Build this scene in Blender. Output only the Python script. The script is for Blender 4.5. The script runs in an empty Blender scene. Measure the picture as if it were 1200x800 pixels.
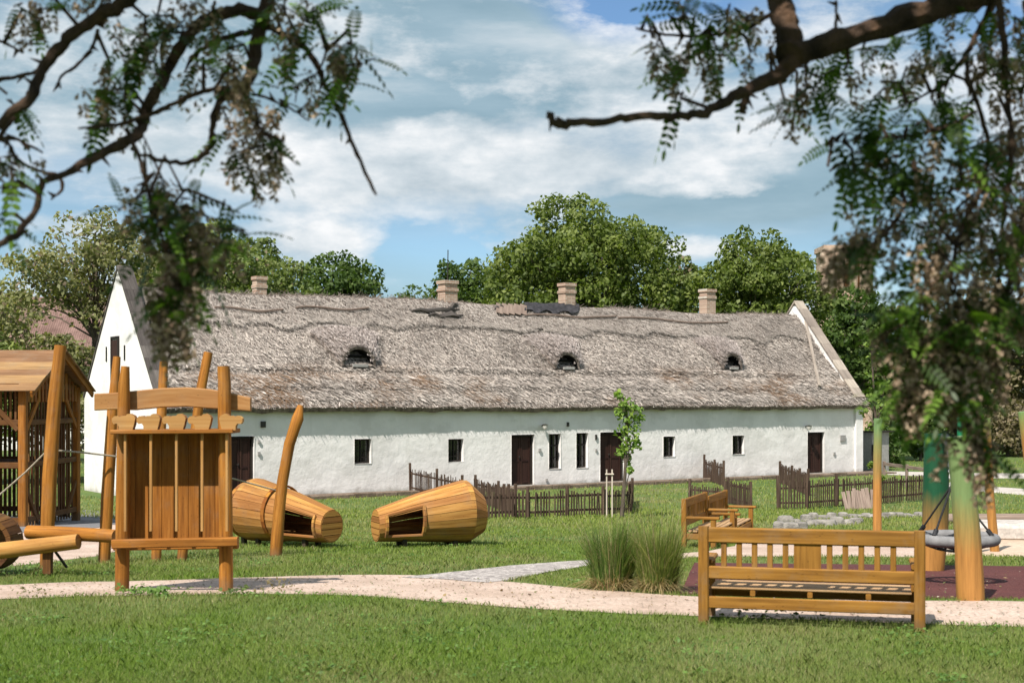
import bpy, math, random
import numpy as np
from mathutils import Vector, Matrix

random.seed(7)
RNG = np.random.default_rng(11)
SC = bpy.context.scene
COL = SC.collection

# ------------------------------------------------------------------ frame
E, F, HY = 2.03, 1667.0, 465.0          # eye height, focal length in photo pixels, horizon row
Y0, Y1, DROP = 14.0, 42.0, 1.3          # the lawn falls 1.3 m between these distances
M_ = DROP / (Y1 - Y0)

def gz(Y):
    return -np.interp(Y, [Y0, Y1], [0.0, DROP])

def G(px, py):
    """ground point seen at a photo pixel"""
    k = (py - HY) / F
    Y = E / k
    if Y > Y0:
        Y = (E - Y0 * M_) / (k - M_) if k > M_ else 1e9
        if Y > Y1 or Y < 0:
            Y = (E + DROP) / k
    return Vector(((px - 600) / F * Y, Y, float(gz(Y))))

def P(px, py, Y):
    return Vector(((px - 600) / F * Y, Y, E - (py - HY) / F * Y))

# ------------------------------------------------------------------ noise
def vnoise(x, y, seed=0):
    x = np.asarray(x, float); y = np.asarray(y, float)
    xi = np.floor(x).astype(np.int64); yi = np.floor(y).astype(np.int64)
    xf = x - xi; yf = y - yi
    u = xf * xf * (3 - 2 * xf); v = yf * yf * (3 - 2 * yf)
    def h(a, b):
        n = (a * 374761393 + b * 668265263 + seed * 974711) & 0x7fffffff
        n = ((n ^ (n >> 13)) * 1274126177) & 0x7fffffff
        return ((n ^ (n >> 16)) & 0xffff) / 65535.0
    return (h(xi, yi) * (1 - u) + h(xi + 1, yi) * u) * (1 - v) + (h(xi, yi + 1) * (1 - u) + h(xi + 1, yi + 1) * u) * v

def fbm(x, y, seed=0, o=4):
    s = 0; a = 0.5; t = 0
    for k in range(o):
        s = s + a * vnoise(np.asarray(x) * 2 ** k, np.asarray(y) * 2 ** k, seed + k * 17); t += a; a *= 0.5
    return s / t

# ------------------------------------------------------------------ materials
def new_mat(name):
    m = bpy.data.materials.new(name); m.use_nodes = True
    nt = m.node_tree; b = nt.nodes['Principled BSDF']
    b.inputs['Roughness'].default_value = 0.8
    b.inputs['Specular IOR Level'].default_value = 0.3
    return m, nt, b

def N(nt, t, **kw):
    n = nt.nodes.new(t)
    for k, v in kw.items():
        setattr(n, k, v)
    return n

def ramp(nt, fac, stops):
    r = N(nt, 'ShaderNodeValToRGB')
    el = r.color_ramp.elements
    while len(el) < len(stops): el.new(0.5)
    for e, (p, c) in zip(el, stops):
        e.position = p; e.color = (*c, 1)
    nt.links.new(fac, r.inputs[0])
    return r.outputs[0]

def noise(nt, vec, scale, detail=5, rough=0.55, mscale=None):
    if mscale:
        mp = N(nt, 'ShaderNodeMapping'); mp.inputs['Scale'].default_value = mscale
        nt.links.new(vec, mp.inputs[0]); vec = mp.outputs[0]
    n = N(nt, 'ShaderNodeTexNoise'); n.inputs['Scale'].default_value = scale
    n.inputs['Detail'].default_value = detail; n.inputs['Roughness'].default_value = rough
    nt.links.new(vec, n.inputs['Vector'])
    return n.outputs['Fac']

def bump(nt, b, h, strength, dist):
    bp = N(nt, 'ShaderNodeBump'); bp.inputs['Strength'].default_value = strength
    bp.inputs['Distance'].default_value = dist
    nt.links.new(h, bp.inputs['Height']); nt.links.new(bp.outputs[0], b.inputs['Normal'])

def mixc(nt, fac, a, b, mode='MIX'):
    m = N(nt, 'ShaderNodeMix', data_type='RGBA', blend_type=mode)
    for s, v in ((0, fac), (6, a), (7, b)):
        if hasattr(v, 'is_linked') or hasattr(v, 'links'):
            nt.links.new(v, m.inputs[s])
        elif s == 0: m.inputs[0].default_value = v
        else: m.inputs[s].default_value = (*v, 1)
    return m.outputs[2]

def mottled(name, c1, c2, scale=3.0, rough=0.85, bs=0.3, bd=0.02, mscale=None, c3=None, coord='Object', fine=8):
    m, nt, b = new_mat(name)
    tc = N(nt, 'ShaderNodeTexCoord').outputs[coord]
    f = noise(nt, tc, scale, 6, 0.6, mscale)
    stops = [(0.32, c1), (0.68, c2)] if c3 is None else [(0.3, c1), (0.52, c2), (0.72, c3)]
    nt.links.new(ramp(nt, f, stops), b.inputs['Base Color'])
    b.inputs['Roughness'].default_value = rough
    bump(nt, b, noise(nt, tc, scale * fine, 4, 0.6, mscale), bs, bd)
    return m

def wood(name, c1, c2, c3, rough=0.72, spec=0.21, grain=26, weather=0.0):
    """stained timber: grain runs along each piece (u is metres along it), tone differs piece by piece"""
    m, nt, b = new_mat(name)
    uv = N(nt, 'ShaderNodeUVMap').outputs[0]
    g = noise(nt, uv, 1.0, 6, 0.65, (1.3, grain, 1))
    g2 = noise(nt, uv, 1.0, 3, 0.5, (0.9, 4.0, 1))
    c = ramp(nt, g, [(0.28, c1), (0.5, c2), (0.72, c3)])
    geo = N(nt, 'ShaderNodeNewGeometry')
    hv = N(nt, 'ShaderNodeHueSaturation')
    mr = N(nt, 'ShaderNodeMapRange'); mr.inputs[3].default_value = 0.72; mr.inputs[4].default_value = 1.22
    nt.links.new(geo.outputs['Random Per Island'], mr.inputs[0]); nt.links.new(mr.outputs[0], hv.inputs['Value'])
    mr2 = N(nt, 'ShaderNodeMapRange'); mr2.inputs[3].default_value = 0.488; mr2.inputs[4].default_value = 0.508
    nt.links.new(geo.outputs['Random Per Island'], mr2.inputs[0]); nt.links.new(mr2.outputs[0], hv.inputs['Hue'])
    c = mixc(nt, ramp(nt, g2, [(0.35, (0, 0, 0)), (0.75, (0.45, 0.45, 0.45))]), c, tuple(0.5 * x for x in c1))
    # knots, and damp dirt at the feet
    vo = N(nt, 'ShaderNodeTexVoronoi'); mpk = N(nt, 'ShaderNodeMapping'); mpk.inputs['Scale'].default_value = (1.9, 7.0, 1)
    nt.links.new(uv, mpk.inputs[0]); nt.links.new(mpk.outputs[0], vo.inputs[0])
    c = mixc(nt, ramp(nt, vo.outputs['Distance'], [(.05, (.8,) * 3), (.13, (0, 0, 0))]), c, tuple(0.28 * x for x in c1))
    nt.links.new(c, hv.inputs['Color'])
    out = hv.outputs[0]
    tcd = N(nt, 'ShaderNodeTexCoord').outputs['Object']; spd = N(nt, 'ShaderNodeSeparateXYZ'); nt.links.new(tcd, spd.inputs[0])
    dn_ = noise(nt, tcd, 7, 4, .6); dz = N(nt, 'ShaderNodeMath', operation='MULTIPLY_ADD'); dz.inputs[1].default_value = .22
    nt.links.new(dn_, dz.inputs[0]); nt.links.new(spd.outputs[2], dz.inputs[2])
    out = mixc(nt, ramp(nt, dz.outputs[0], [(.10, (.7,) * 3), (.26, (0, 0, 0))]), out, (.09, .065, .04)) if spec > .2 else out
    if weather:
        tc = N(nt, 'ShaderNodeTexCoord').outputs['Object']
        wf = noise(nt, tc, 2.3, 5, 0.7)
        out = mixc(nt, ramp(nt, wf, [(0.5, (0, 0, 0)), (0.7, (weather,) * 3)]), out, (0.22, 0.17, 0.12))
    nt.links.new(out, b.inputs['Base Color'])
    b.inputs['Roughness'].default_value = rough; b.inputs['Specular IOR Level'].default_value = spec
    bump(nt, b, g, 0.25, 0.004)
    return m

def leafmat(name, trans=(1.35, 1.5, 0.6), amount=0.35, rough=0.55):
    m, nt, b = new_mat(name)
    at = N(nt, 'ShaderNodeAttribute', attribute_name='col')
    nt.links.new(at.outputs['Color'], b.inputs['Base Color'])
    b.inputs['Roughness'].default_value = rough
    tr = N(nt, 'ShaderNodeBsdfTranslucent')
    nt.links.new(mixc(nt, 1.0, at.outputs['Color'], trans, 'MULTIPLY'), tr.inputs[0])
    mx = N(nt, 'ShaderNodeMixShader'); mx.inputs[0].default_value = amount
    nt.links.new(b.outputs[0], mx.inputs[1]); nt.links.new(tr.outputs[0], mx.inputs[2])
    nt.links.new(mx.outputs[0], nt.nodes['Material Output'].inputs[0])
    return m

def painted_post(name, low, high, z0, z1):
    """timber stain fading into green paint up the post"""
    m, nt, b = new_mat(name)
    tc = N(nt, 'ShaderNodeTexCoord').outputs['Object']
    sp = N(nt, 'ShaderNodeSeparateXYZ'); nt.links.new(tc, sp.inputs[0])
    f = noise(nt, tc, 3.0, 4, 0.6, (3, 3, 0.6))
    ad = N(nt, 'ShaderNodeMath', operation='MULTIPLY_ADD'); ad.inputs[1].default_value = 0.35
    nt.links.new(f, ad.inputs[0]); nt.links.new(sp.outputs[2], ad.inputs[2])
    mr = N(nt, 'ShaderNodeMapRange'); mr.inputs[1].default_value = z0 + 0.17; mr.inputs[2].default_value = z1 + 0.17
    nt.links.new(ad.outputs[0], mr.inputs[0])
    g = noise(nt, tc, 2.0, 6, 0.65, (14, 14, 0.8))
    lo = ramp(nt, g, [(0.3, tuple(0.6 * x for x in low)), (0.6, low)])
    mid = tuple(0.5 * a + 0.5 * c for a, c in zip(low, high))
    hi = ramp(nt, g, [(0.3, tuple(0.75 * x for x in high)), (0.6, high)])
    nt.links.new(mixc(nt, mr.outputs[0], lo, hi), b.inputs['Base Color'])
    b.inputs['Roughness'].default_value = 0.5
    bump(nt, b, g, 0.3, 0.006)
    return m

def plaster(name):
    m, nt, b = new_mat(name)
    tc = N(nt, 'ShaderNodeTexCoord').outputs['Object']
    f = noise(nt, tc, 0.7, 6, 0.6)
    base = ramp(nt, f, [(0.3, (0.67, 0.645, 0.635)), (0.6, (0.78, 0.76, 0.75))])
    sp = N(nt, 'ShaderNodeSeparateXYZ'); nt.links.new(tc, sp.inputs[0])
    # splashed dirt and peeling limewash along the foot of the wall
    st = noise(nt, tc, 1.6, 6, 0.7, (1, 1, 0.6))
    ma = N(nt, 'ShaderNodeMath', operation='MULTIPLY_ADD'); ma.inputs[1].default_value = -1.3
    nt.links.new(sp.outputs[2], ma.inputs[0]); nt.links.new(st, ma.inputs[2])
    c = mixc(nt, ramp(nt, ma.outputs[0], [(0.22, (0, 0, 0)), (0.5, (0.75,) * 3)]), base, (0.36, 0.33, 0.30))
    pf_ = noise(nt, tc, .45, 5, .65, (1, 1, 1.4)); c = mixc(nt, ramp(nt, pf_, [(.52, (0, 0, 0)), (.58, (.5,) * 3)]), c, (.60, .585, .565))
    # runs under the eaves
    st2 = noise(nt, tc, 1.0, 6, 0.7, (2.5, 2.5, 0.25))
    c = mixc(nt, ramp(nt, st2, [(0.56, (0, 0, 0)), (0.75, (0.35,) * 3)]), c, (0.55, 0.54, 0.50))
    nt.links.new(c, b.inputs['Base Color']); b.inputs['Roughness'].default_value = 0.92
    bump(nt, b, noise(nt, tc, 2.2, 8, 0.62), 0.5, 0.07)
    return m

MAT = {}
MAT['honey'] = wood('honey_timber', (0.135, 0.045, 0.007), (0.295, 0.110, 0.016), (0.44, 0.185, 0.036), weather=0.3)
MAT['pale'] = wood('pale_timber', (0.33, 0.155, 0.045), (0.43, 0.225, 0.075), (0.50, 0.29, 0.115), rough=0.6, weather=0.25)
MAT['barrel'] = wood('barrel_timber', (0.22, 0.090, 0.020), (0.40, 0.190, 0.050), (0.53, 0.29, 0.095), weather=0.3)
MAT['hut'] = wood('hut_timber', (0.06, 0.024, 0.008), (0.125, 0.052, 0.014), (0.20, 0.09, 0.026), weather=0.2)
MAT['hutroof'] = wood('hut_roof_timber', (0.17, 0.09, 0.04), (0.28, 0.155, 0.07), (0.37, 0.22, 0.11), rough=0.7, weather=0.35)
MAT['bench'] = wood('bench_timber', (0.14, 0.060, 0.010), (0.275, 0.128, 0.021), (0.38, 0.195, 0.040), weather=0.35)
MAT['seat'] = wood('bench_seat_timber', (0.34, 0.20, 0.10), (0.46, 0.29, 0.15), (0.54, 0.37, 0.21), rough=0.65, weather=0.3)
MAT['fence'] = wood('weathered_picket', (0.045, 0.028, 0.02), (0.085, 0.055, 0.04), (0.16, 0.115, 0.088), rough=0.85, spec=0.15)
MAT['whiteboard'] = wood('faded_board', (0.45, 0.38, 0.32), (0.58, 0.50, 0.43), (0.66, 0.58, 0.51), rough=0.8, spec=0.15)
MAT['faded'] = wood('faded_coping', (0.24, 0.20, 0.17), (0.36, 0.305, 0.26), (0.46, 0.39, 0.34), rough=0.85, spec=0.1)
MAT['darkgrey'] = wood('dark_grey_shingle', (0.05, 0.043, 0.04), (0.10, 0.088, 0.082), (0.16, 0.14, 0.13), rough=0.9, spec=0.1)
MAT['greywood'] = wood('grey_boards', (0.14, 0.10, 0.08), (0.24, 0.18, 0.15), (0.34, 0.27, 0.22), rough=0.85, spec=0.15)
MAT['door'] = wood('door_brown', (0.022, 0.010, 0.008), (0.04, 0.018, 0.013), (0.06, 0.028, 0.02), rough=0.6)
MAT['darkframe'] = wood('dark_frame', (0.012, 0.009, 0.008), (0.022, 0.017, 0.014), (0.035, 0.027, 0.022), rough=0.6)
MAT['plaster'] = plaster('limewash')
MAT['thatchbase'] = mottled('thatch_base', (0.08, 0.062, 0.052), (0.30, 0.245, 0.215), 6.0, 0.95, 0.9, 0.06, (1.6, 1, 1), fine=5)
MAT['soffit'] = mottled('eave_underside', (0.10, 0.085, 0.05), (0.19, 0.165, 0.10), 5, 0.95, 0.6, 0.03)
MAT['straw'] = leafmat('straw', (0.5, 0.45, 0.35), 0.06, 0.9)
MAT['leaf'] = leafmat('tree_leaf')
MAT['nearleaf'] = leafmat('locust_leaf', (1.6, 1.9, 0.5), 0.42, 0.45)
MAT['bloom'] = leafmat('withered_bloom', (1.0, 0.9, 0.7), 0.3, 0.8)
MAT['grass'] = leafmat('grass_blade', (1.3, 1.4, 0.6), 0.3, 0.6)
MAT['bark'] = mottled('locust_bark', (0.022, 0.014, 0.010), (0.085, 0.052, 0.034), 14, 0.9, 1.0, 0.03, (1, 1, 0.5), c3=(0.15, 0.085, 0.05))
MAT['trunk'] = mottled('tree_bark', (0.06, 0.045, 0.035), (0.15, 0.12, 0.095), 5, 0.9, 0.8, 0.04, (1, 1, 0.3))
MAT['stone'] = mottled('grey_stone', (0.13, 0.12, 0.11), (0.36, 0.33, 0.30), 5, 0.9, 0.7, 0.04)
MAT['towerstone'] = mottled('tower_stone', (0.26, 0.17, 0.12), (0.46, 0.34, 0.26), 0.9, 0.9, 0.9, 0.15, c3=(0.60, 0.48, 0.38))
MAT['rope'] = mottled('rope_fibre', (0.22, 0.18, 0.13), (0.40, 0.35, 0.28), 40, 0.9)
MAT['blackrope'] = mottled('black_rope', (0.012, 0.012, 0.012), (0.03, 0.03, 0.03), 40, 0.8)
MAT['steel'] = mottled('chain_steel', (0.5, 0.5, 0.5), (0.7, 0.7, 0.7), 40, 0.35)
MAT['ring'] = mottled('swing_sleeve', (0.15, 0.148, 0.152), (0.25, 0.245, 0.25), 9, 0.75, 0.4, 0.01)
MAT['blackplastic'] = mottled('black_plastic', (0.010, 0.010, 0.012), (0.03, 0.03, 0.035), 7, 0.5, 0.5, 0.03)
MAT['tarp'] = mottled('dark_tarpaulin', (0.02, 0.02, 0.024), (0.075, 0.07, 0.08), 5, 0.6, 0.9, 0.08)
MAT['iron'] = mottled('dark_iron', (0.02, 0.018, 0.016), (0.05, 0.045, 0.04), 20, 0.5)
MAT['lampglass'] = mottled('lamp_glass', (0.45, 0.44, 0.4), (0.6, 0.58, 0.55), 10, 0.3)
MAT['grey'] = mottled('grey_box', (0.25, 0.24, 0.23), (0.36, 0.35, 0.34), 9, 0.6)
MAT['dark'] = mottled('dark_void', (0.004, 0.0035, 0.003), (0.008, 0.007, 0.006), 3, 1.0)  # near-black colour stands in for the unlit depth of openings

def brick_mat():
    m, nt, b = new_mat('chimney_brick')
    tc = N(nt, 'ShaderNodeTexCoord').outputs['Object']
    mp = N(nt, 'ShaderNodeMapping'); mp.inputs['Rotation'].default_value = (math.radians(90), 0, 0)
    nt.links.new(tc, mp.inputs[0])
    br = N(nt, 'ShaderNodeTexBrick'); br.inputs['Scale'].default_value = 1.0
    br.inputs['Color1'].default_value = (0.30, 0.165, 0.115, 1); br.inputs['Color2'].default_value = (0.45, 0.31, 0.23, 1)
    br.inputs['Mortar'].default_value = (0.5, 0.45, 0.39, 1)
    br.inputs['Brick Width'].default_value = 0.26; br.inputs['Row Height'].default_value = 0.085
    br.inputs['Mortar Size'].default_value = 0.012
    nt.links.new(mp.outputs[0], br.inputs[0])
    f = noise(nt, tc, 4, 5, 0.6)
    c = mixc(nt, ramp(nt, f, [(0.4, (0, 0, 0)), (0.7, (0.6,) * 3)]), br.outputs[0], (0.30, 0.23, 0.18))
    nt.links.new(c, b.inputs['Base Color'])
    bump(nt, b, br.outputs['Fac'], -0.4, 0.02)
    return m
MAT['brick'] = brick_mat()

def pane_mat():
    m, nt, b = new_mat('window_pane')
    b.inputs['Base Color'].default_value = (0.012, 0.012, 0.014, 1)
    b.inputs['Roughness'].default_value = 0.04; b.inputs['Specular IOR Level'].default_value = 0.8
    return m
MAT['pane'] = pane_mat()

def tile_roof_mat():
    m, nt, b = new_mat('brown_tiles')
    tc = N(nt, 'ShaderNodeTexCoord').outputs['Object']
    w = N(nt, 'ShaderNodeTexWave', wave_type='BANDS', bands_direction='X'); w.inputs['Scale'].default_value = 2.2
    w.inputs['Distortion'].default_value = 0.6
    nt.links.new(tc, w.inputs[0])
    f = noise(nt, tc, 1.3, 6, 0.65)
    nt.links.new(ramp(nt, f, [(0.3, (0.10, 0.055, 0.045)), (0.7, (0.24, 0.15, 0.13))]), b.inputs['Base Color'])
    bump(nt, b, w.outputs[1], 0.6, 0.06)
    return m
MAT['tiles'] = tile_roof_mat()

# ground sheets ------------------------------------------------------
def ground_mat(name, stops, s1, s2, bs, bd, rough=0.95, speck=None):
    m, nt, b = new_mat(name)
    tc = N(nt, 'ShaderNodeTexCoord').outputs['Object']
    f1 = noise(nt, tc, s1, 6, 0.6); f2 = noise(nt, tc, s2, 5, 0.7)
    c = ramp(nt, f1, stops)
    d = ramp(nt, f2, [(0.3, (0.62,) * 3), (0.7, (1.2,) * 3)])
    c = mixc(nt, 1.0, c, d, 'MULTIPLY')
    if speck:
        v = N(nt, 'ShaderNodeTexVoronoi'); v.inputs['Scale'].default_value = speck[0]
        nt.links.new(tc, v.inputs[0])
        sx = N(nt, 'ShaderNodeSeparateColor'); nt.links.new(v.outputs['Color'], sx.inputs[0])
        c = mixc(nt, ramp(nt, sx.outputs[0], [(speck[2], (0, 0, 0)), (speck[2] + 0.08, (0.8,) * 3)]), c, speck[1])
    nt.links.new(c, b.inputs['Base Color']); b.inputs['Roughness'].default_value = rough
    bump(nt, b, f2, bs, bd)
    return m
MAT['lawn'] = ground_mat('lawn_soil', [(0.3, (0.065, 0.115, 0.024)), (0.55, (0.10, 0.145, 0.034)), (0.72, (0.17, 0.15, 0.07))], 0.45, 9, 0.6, 0.04)
MAT['path'] = ground_mat('pale_path', [(0.28, (0.38, 0.275, 0.215)), (0.5, (0.50, 0.38, 0.31)), (0.72, (0.58, 0.455, 0.385))], 1.1, 26, 0.5, 0.012, speck=(34, (0.34, 0.26, 0.21), 0.80))
MAT['gravel'] = ground_mat('grey_gravel', [(0.3, (0.26, 0.23, 0.22)), (0.7, (0.40, 0.36, 0.34))], 1.5, 14, 1.0, 0.03, speck=(22, (0.55, 0.50, 0.47), 0.7))
MAT['paving_shade'] = ground_mat('shade_grey_paving', [(0.3, (0.15, 0.15, 0.16)), (0.7, (0.22, 0.21, 0.22))], 1.0, 30, 0.4, 0.01)
MAT['rubber'] = ground_mat('red_rubber', [(0.3, (0.070, 0.020, 0.019)), (0.7, (0.105, 0.031, 0.028))], 1.2, 60, 0.5, 0.006, speck=(90, (0.15, 0.06, 0.05), 0.82))
MAT['sand'] = ground_mat('play_sand', [(0.3, (0.50, 0.38, 0.28)), (0.7, (0.62, 0.49, 0.38))], 0.9, 12, 0.7, 0.03)
MAT['concrete'] = ground_mat('pale_concrete', [(0.3, (0.42, 0.38, 0.35)), (0.7, (0.54, 0.49, 0.45))], 0.9, 12, 0.4, 0.02)
MAT['earth'] = ground_mat('bare_earth', [(0.3, (0.12, 0.085, 0.06)), (0.7, (0.24, 0.18, 0.14))], 1.4, 9, 0.8, 0.04)

# ------------------------------------------------------------------ mesh helpers
ORG = {}                                     # world position of each root, so parts are built in place

def tag(o, label=None, cat=None, group=None, kind=None):
    if label: o['label'] = label
    if cat: o['category'] = cat
    if group: o['group'] = group
    if kind: o['kind'] = kind
    return o

def thing(name, label, cat, loc=(0, 0, 0), rz=0.0, group=None):
    o = bpy.data.objects.new(name, None); COL.objects.link(o)
    o.empty_display_size = 0.2
    o.location = loc; o.rotation_euler = (0, 0, rz)
    ORG[o.name] = Vector(loc)
    return tag(o, label, cat, group)

def copy_tree(o, parent=None):
    c = o.copy(); COL.objects.link(c)
    if parent: c.parent = parent
    for ch in [x for x in bpy.data.objects if x.parent == o]:
        copy_tree(ch, c)
    return c

class MB:
    def __init__(s):
        s.v = []; s.f = []; s.uv = []; s.mi = []
    def _add(s, vs, fs, uvs, mi=0):
        o = len(s.v); s.v += [tuple(v) for v in vs]
        for f, u in zip(fs, uvs):
            s.f.append([i + o for i in f]); s.uv.append(u); s.mi.append(mi)
    def loft(s, rings, closed_ring=True, caps=(True, True), mi=0, lengths=None):
        n = len(rings[0]); vs = [p for r in rings for p in r]
        ru, rv = random.uniform(0, 50), random.uniform(0, 50)
        if lengths is None:
            lengths = [0]
            for a, b in zip(rings, rings[1:]):
                ca = sum((Vector(p) for p in a), Vector()) / n; cb = sum((Vector(p) for p in b), Vector()) / n
                lengths.append(lengths[-1] + (cb - ca).length)
        per = [0]
        for i in range(n):
            per.append(per[-1] + (Vector(rings[0][(i + 1) % n]) - Vector(rings[0][i])).length)
        fs, us = [], []
        m = n if closed_ring else n - 1
        for k in range(len(rings) - 1):
            for i in range(m):
                j = (i + 1) % n
                fs.append([k * n + i, k * n + j, (k + 1) * n + j, (k + 1) * n + i])
                us.append([(ru + lengths[k], rv + per[i]), (ru + lengths[k], rv + per[i + 1]),
                           (ru + lengths[k + 1], rv + per[i + 1]), (ru + lengths[k + 1], rv + per[i])])
        if caps[0]:
            fs.append(list(range(n))[::-1]); us.append([(ru + 0.1 * p[0] % 1, rv + p[2] * 1.0) for p in rings[0]][::-1])
        if caps[1]:
            b = (len(rings) - 1) * n
            fs.append([b + i for i in range(n)]); us.append([(ru + 0.1 * p[0] % 1, rv + p[2] * 1.0) for p in rings[-1]])
        s._add(vs, fs, us, mi)
    def bar(s, a, b, w, h, up=(0, 0, 1), bev=0.006, mi=0, segs=1, wob=0.0):
        """timber from a to b, w wide (sideways) and h high (along up), edges chamfered"""
        a, b = Vector(a), Vector(b); d = (b - a).normalized(); up = Vector(up)
        if abs(d.dot(up)) > 0.98: up = Vector((0, 1, 0)) if abs(d.y) < 0.9 else Vector((1, 0, 0))
        x = d.cross(up).normalized(); y = x.cross(d).normalized()
        c = min(bev, w * 0.3, h * 0.3)
        prof = [(-w/2 + c, -h/2), (w/2 - c, -h/2), (w/2, -h/2 + c), (w/2, h/2 - c), (w/2 - c, h/2), (-w/2 + c, h/2), (-w/2, h/2 - c), (-w/2, -h/2 + c)]
        rings = []
        for k in range(segs + 1):
            t = k / segs; o = a.lerp(b, t)
            if 0 < k < segs and wob: o = o + x * random.uniform(-wob, wob) + y * random.uniform(-wob, wob)
            rings.append([o + x * p + y * q for p, q in prof])
        s.loft(rings, mi=mi)
    def tube(s, pts, rad, n=10, wob=0.0, mi=0, caps=(True, True)):
        pts = [Vector(p) for p in pts]
        if not hasattr(rad, '__len__'): rad = [rad] * len(pts)
        rings = []; ref = None
        for i, p in enumerate(pts):
            d = (pts[min(i + 1, len(pts) - 1)] - pts[max(i - 1, 0)]).normalized()
            if ref is None:
                ref = Vector((1, 0, 0)) if abs(d.x) < 0.8 else Vector((0, 0, 1))
            x = (ref - d * ref.dot(d)).normalized(); y = d.cross(x); ref = x
            rings.append([p + (x * math.cos(2 * math.pi * k / n) + y * math.sin(2 * math.pi * k / n)) * rad[i] * (1 + random.uniform(-wob, wob)) for k in range(n)])
        s.loft(rings, mi=mi, caps=caps)
    def quad(s, a, b, c, d, mi=0):
        a, b, c, d = map(Vector, (a, b, c, d))
        s._add([a, b, c, d], [[0, 1, 2, 3]], [[(0, 0), ((b - a).length, 0), ((b - a).length, (d - a).length), (0, (d - a).length)]], mi)
    def poly(s, pts, mi=0):
        s._add(pts, [list(range(len(pts)))], [[(p[0], p[2]) for p in pts]], mi)
    def prism(s, outline, off, mi=0):
        off = Vector(off); a = [Vector(p) for p in outline]
        s.loft([a, [p + off for p in a]], mi=mi)
    def build(s, name, mats, parent=None, smooth=True, angle=38, world=True):
        me = bpy.data.meshes.new(name)
        o0 = Vector((0, 0, 0))
        if parent is not None and world:
            p = parent
            while p.parent: p = p.parent
            o0 = ORG[p.name]
        me.from_pydata([(x - o0.x, y - o0.y, z - o0.z) for x, y, z in s.v], [], s.f)
        ul = me.uv_layers.new(name='UVMap')
        flat = [c for u in s.uv for p in u for c in p]
        ul.data.foreach_set('uv', flat)
        me.polygons.foreach_set('material_index', s.mi)
        for m in (mats if isinstance(mats, (list, tuple)) else [mats]): me.materials.append(m)
        if smooth:
            me.shade_smooth(); me.set_sharp_from_angle(angle=math.radians(angle))
        me.update()
        o = bpy.data.objects.new(name, me); COL.objects.link(o)
        if parent is not None: o.parent = parent
        return o

def np_mesh(name, verts, nper, mat, col=None, parent=None, off=None, smooth=False):
    """mesh of many separate faces of nper corners each (leaves, blades, straws)"""
    verts = np.asarray(verts, np.float32)
    if parent is not None:
        p = parent
        while p.parent: p = p.parent
        o0 = ORG[p.name]; verts = verts - np.array((o0.x, o0.y, o0.z), np.float32)
    nv = len(verts); nf = nv // nper
    me = bpy.data.meshes.new(name)
    me.vertices.add(nv); me.vertices.foreach_set('co', verts.ravel())
    me.loops.add(nv); me.loops.foreach_set('vertex_index', np.arange(nv, dtype=np.int32))
    me.polygons.add(nf); me.polygons.foreach_set('loop_start', np.arange(0, nv, nper, dtype=np.int32))
    if col is not None:
        c = np.ones((nv, 4), np.float32); c[:, :3] = np.clip(np.repeat(col, nper, axis=0) if len(col) == nf else col, 0.001, 1)
        at = me.attributes.new('col', 'FLOAT_COLOR', 'POINT'); at.data.foreach_set('color', c.ravel())
    me.update(calc_edges=True)
    me.materials.append(mat)
    o = bpy.data.objects.new(name, me); COL.objects.link(o)
    if parent is not None: o.parent = parent
    return o

def unit(a):
    return a / np.maximum(np.linalg.norm(a, axis=-1, keepdims=True), 1e-9)

def rhombs(c, d, nrm, ln, wd):
    """leaf-shaped quads: centre c, long axis d, facing nrm"""
    d = unit(d); s = unit(np.cross(d, nrm)); n = np.cross(s, d)
    ln = np.asarray(ln)[:, None]; wd = np.asarray(wd)[:, None]
    a = c - d * ln * 0.5; b = c + s * wd * 0.5 + n * wd * 0.12 - d * ln * 0.05; t = c + d * ln * 0.5 - n * ln * 0.06; e = c - s * wd * 0.5 + n * wd * 0.12 - d * ln * 0.05
    return np.stack([a, b, t, e], 1).reshape(-1, 3)

# ------------------------------------------------------------------ the ground
ROWS = [-30, 0, 5, 8] + list(np.arange(9, 44, 0.5)) + list(np.arange(44, 80, 3)) + [90, 110, 140, 200, 300, 600, 1500, 4000]
ROWS = sorted(set(float(r) for r in ROWS + [14.0, 42.0]))

def sheet(name, polys, mat, lift):
    """flat covering that follows the fall of the ground, from outlines in ground coordinates"""
    import bmesh
    bm = bmesh.new()
    for poly in polys:
        vs = [bm.verts.new((p[0], p[1], 0)) for p in poly]
        bm.faces.new(vs)
    bmesh.ops.triangulate(bm, faces=bm.faces[:])
    for r in ROWS:
        bmesh.ops.bisect_plane(bm, geom=bm.verts[:] + bm.edges[:] + bm.faces[:], plane_co=(0, r, 0), plane_no=(0, 1, 0))
    for v in bm.verts: v.co.z = float(gz(v.co.y)) + lift
    bmesh.ops.recalc_face_normals(bm, faces=bm.faces[:])
    for f in bm.faces:
        if f.normal.z < 0: f.normal_flip()
    me = bpy.data.meshes.new(name); bm.to_mesh(me); bm.free()
    me.materials.append(mat)
    o = bpy.data.objects.new(name, me); COL.objects.link(o)
    return tag(o, kind='structure')

gm = MB()
xs = [-4000, -1000, -300, -100, -40, -20, -10, 0, 10, 20, 40, 100, 300, 1000, 4000]
for j in range(len(ROWS) - 1):
    for i in range(len(xs) - 1):
        a, b = ROWS[j], ROWS[j + 1]
        gm.quad((xs[i], a, gz(a)), (xs[i + 1], a, gz(a)), (xs[i + 1], b, gz(b)), (xs[i], b, gz(b)))
g = gm.build('lawn', MAT['lawn'], smooth=False); tag(g, kind='structure')

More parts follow.
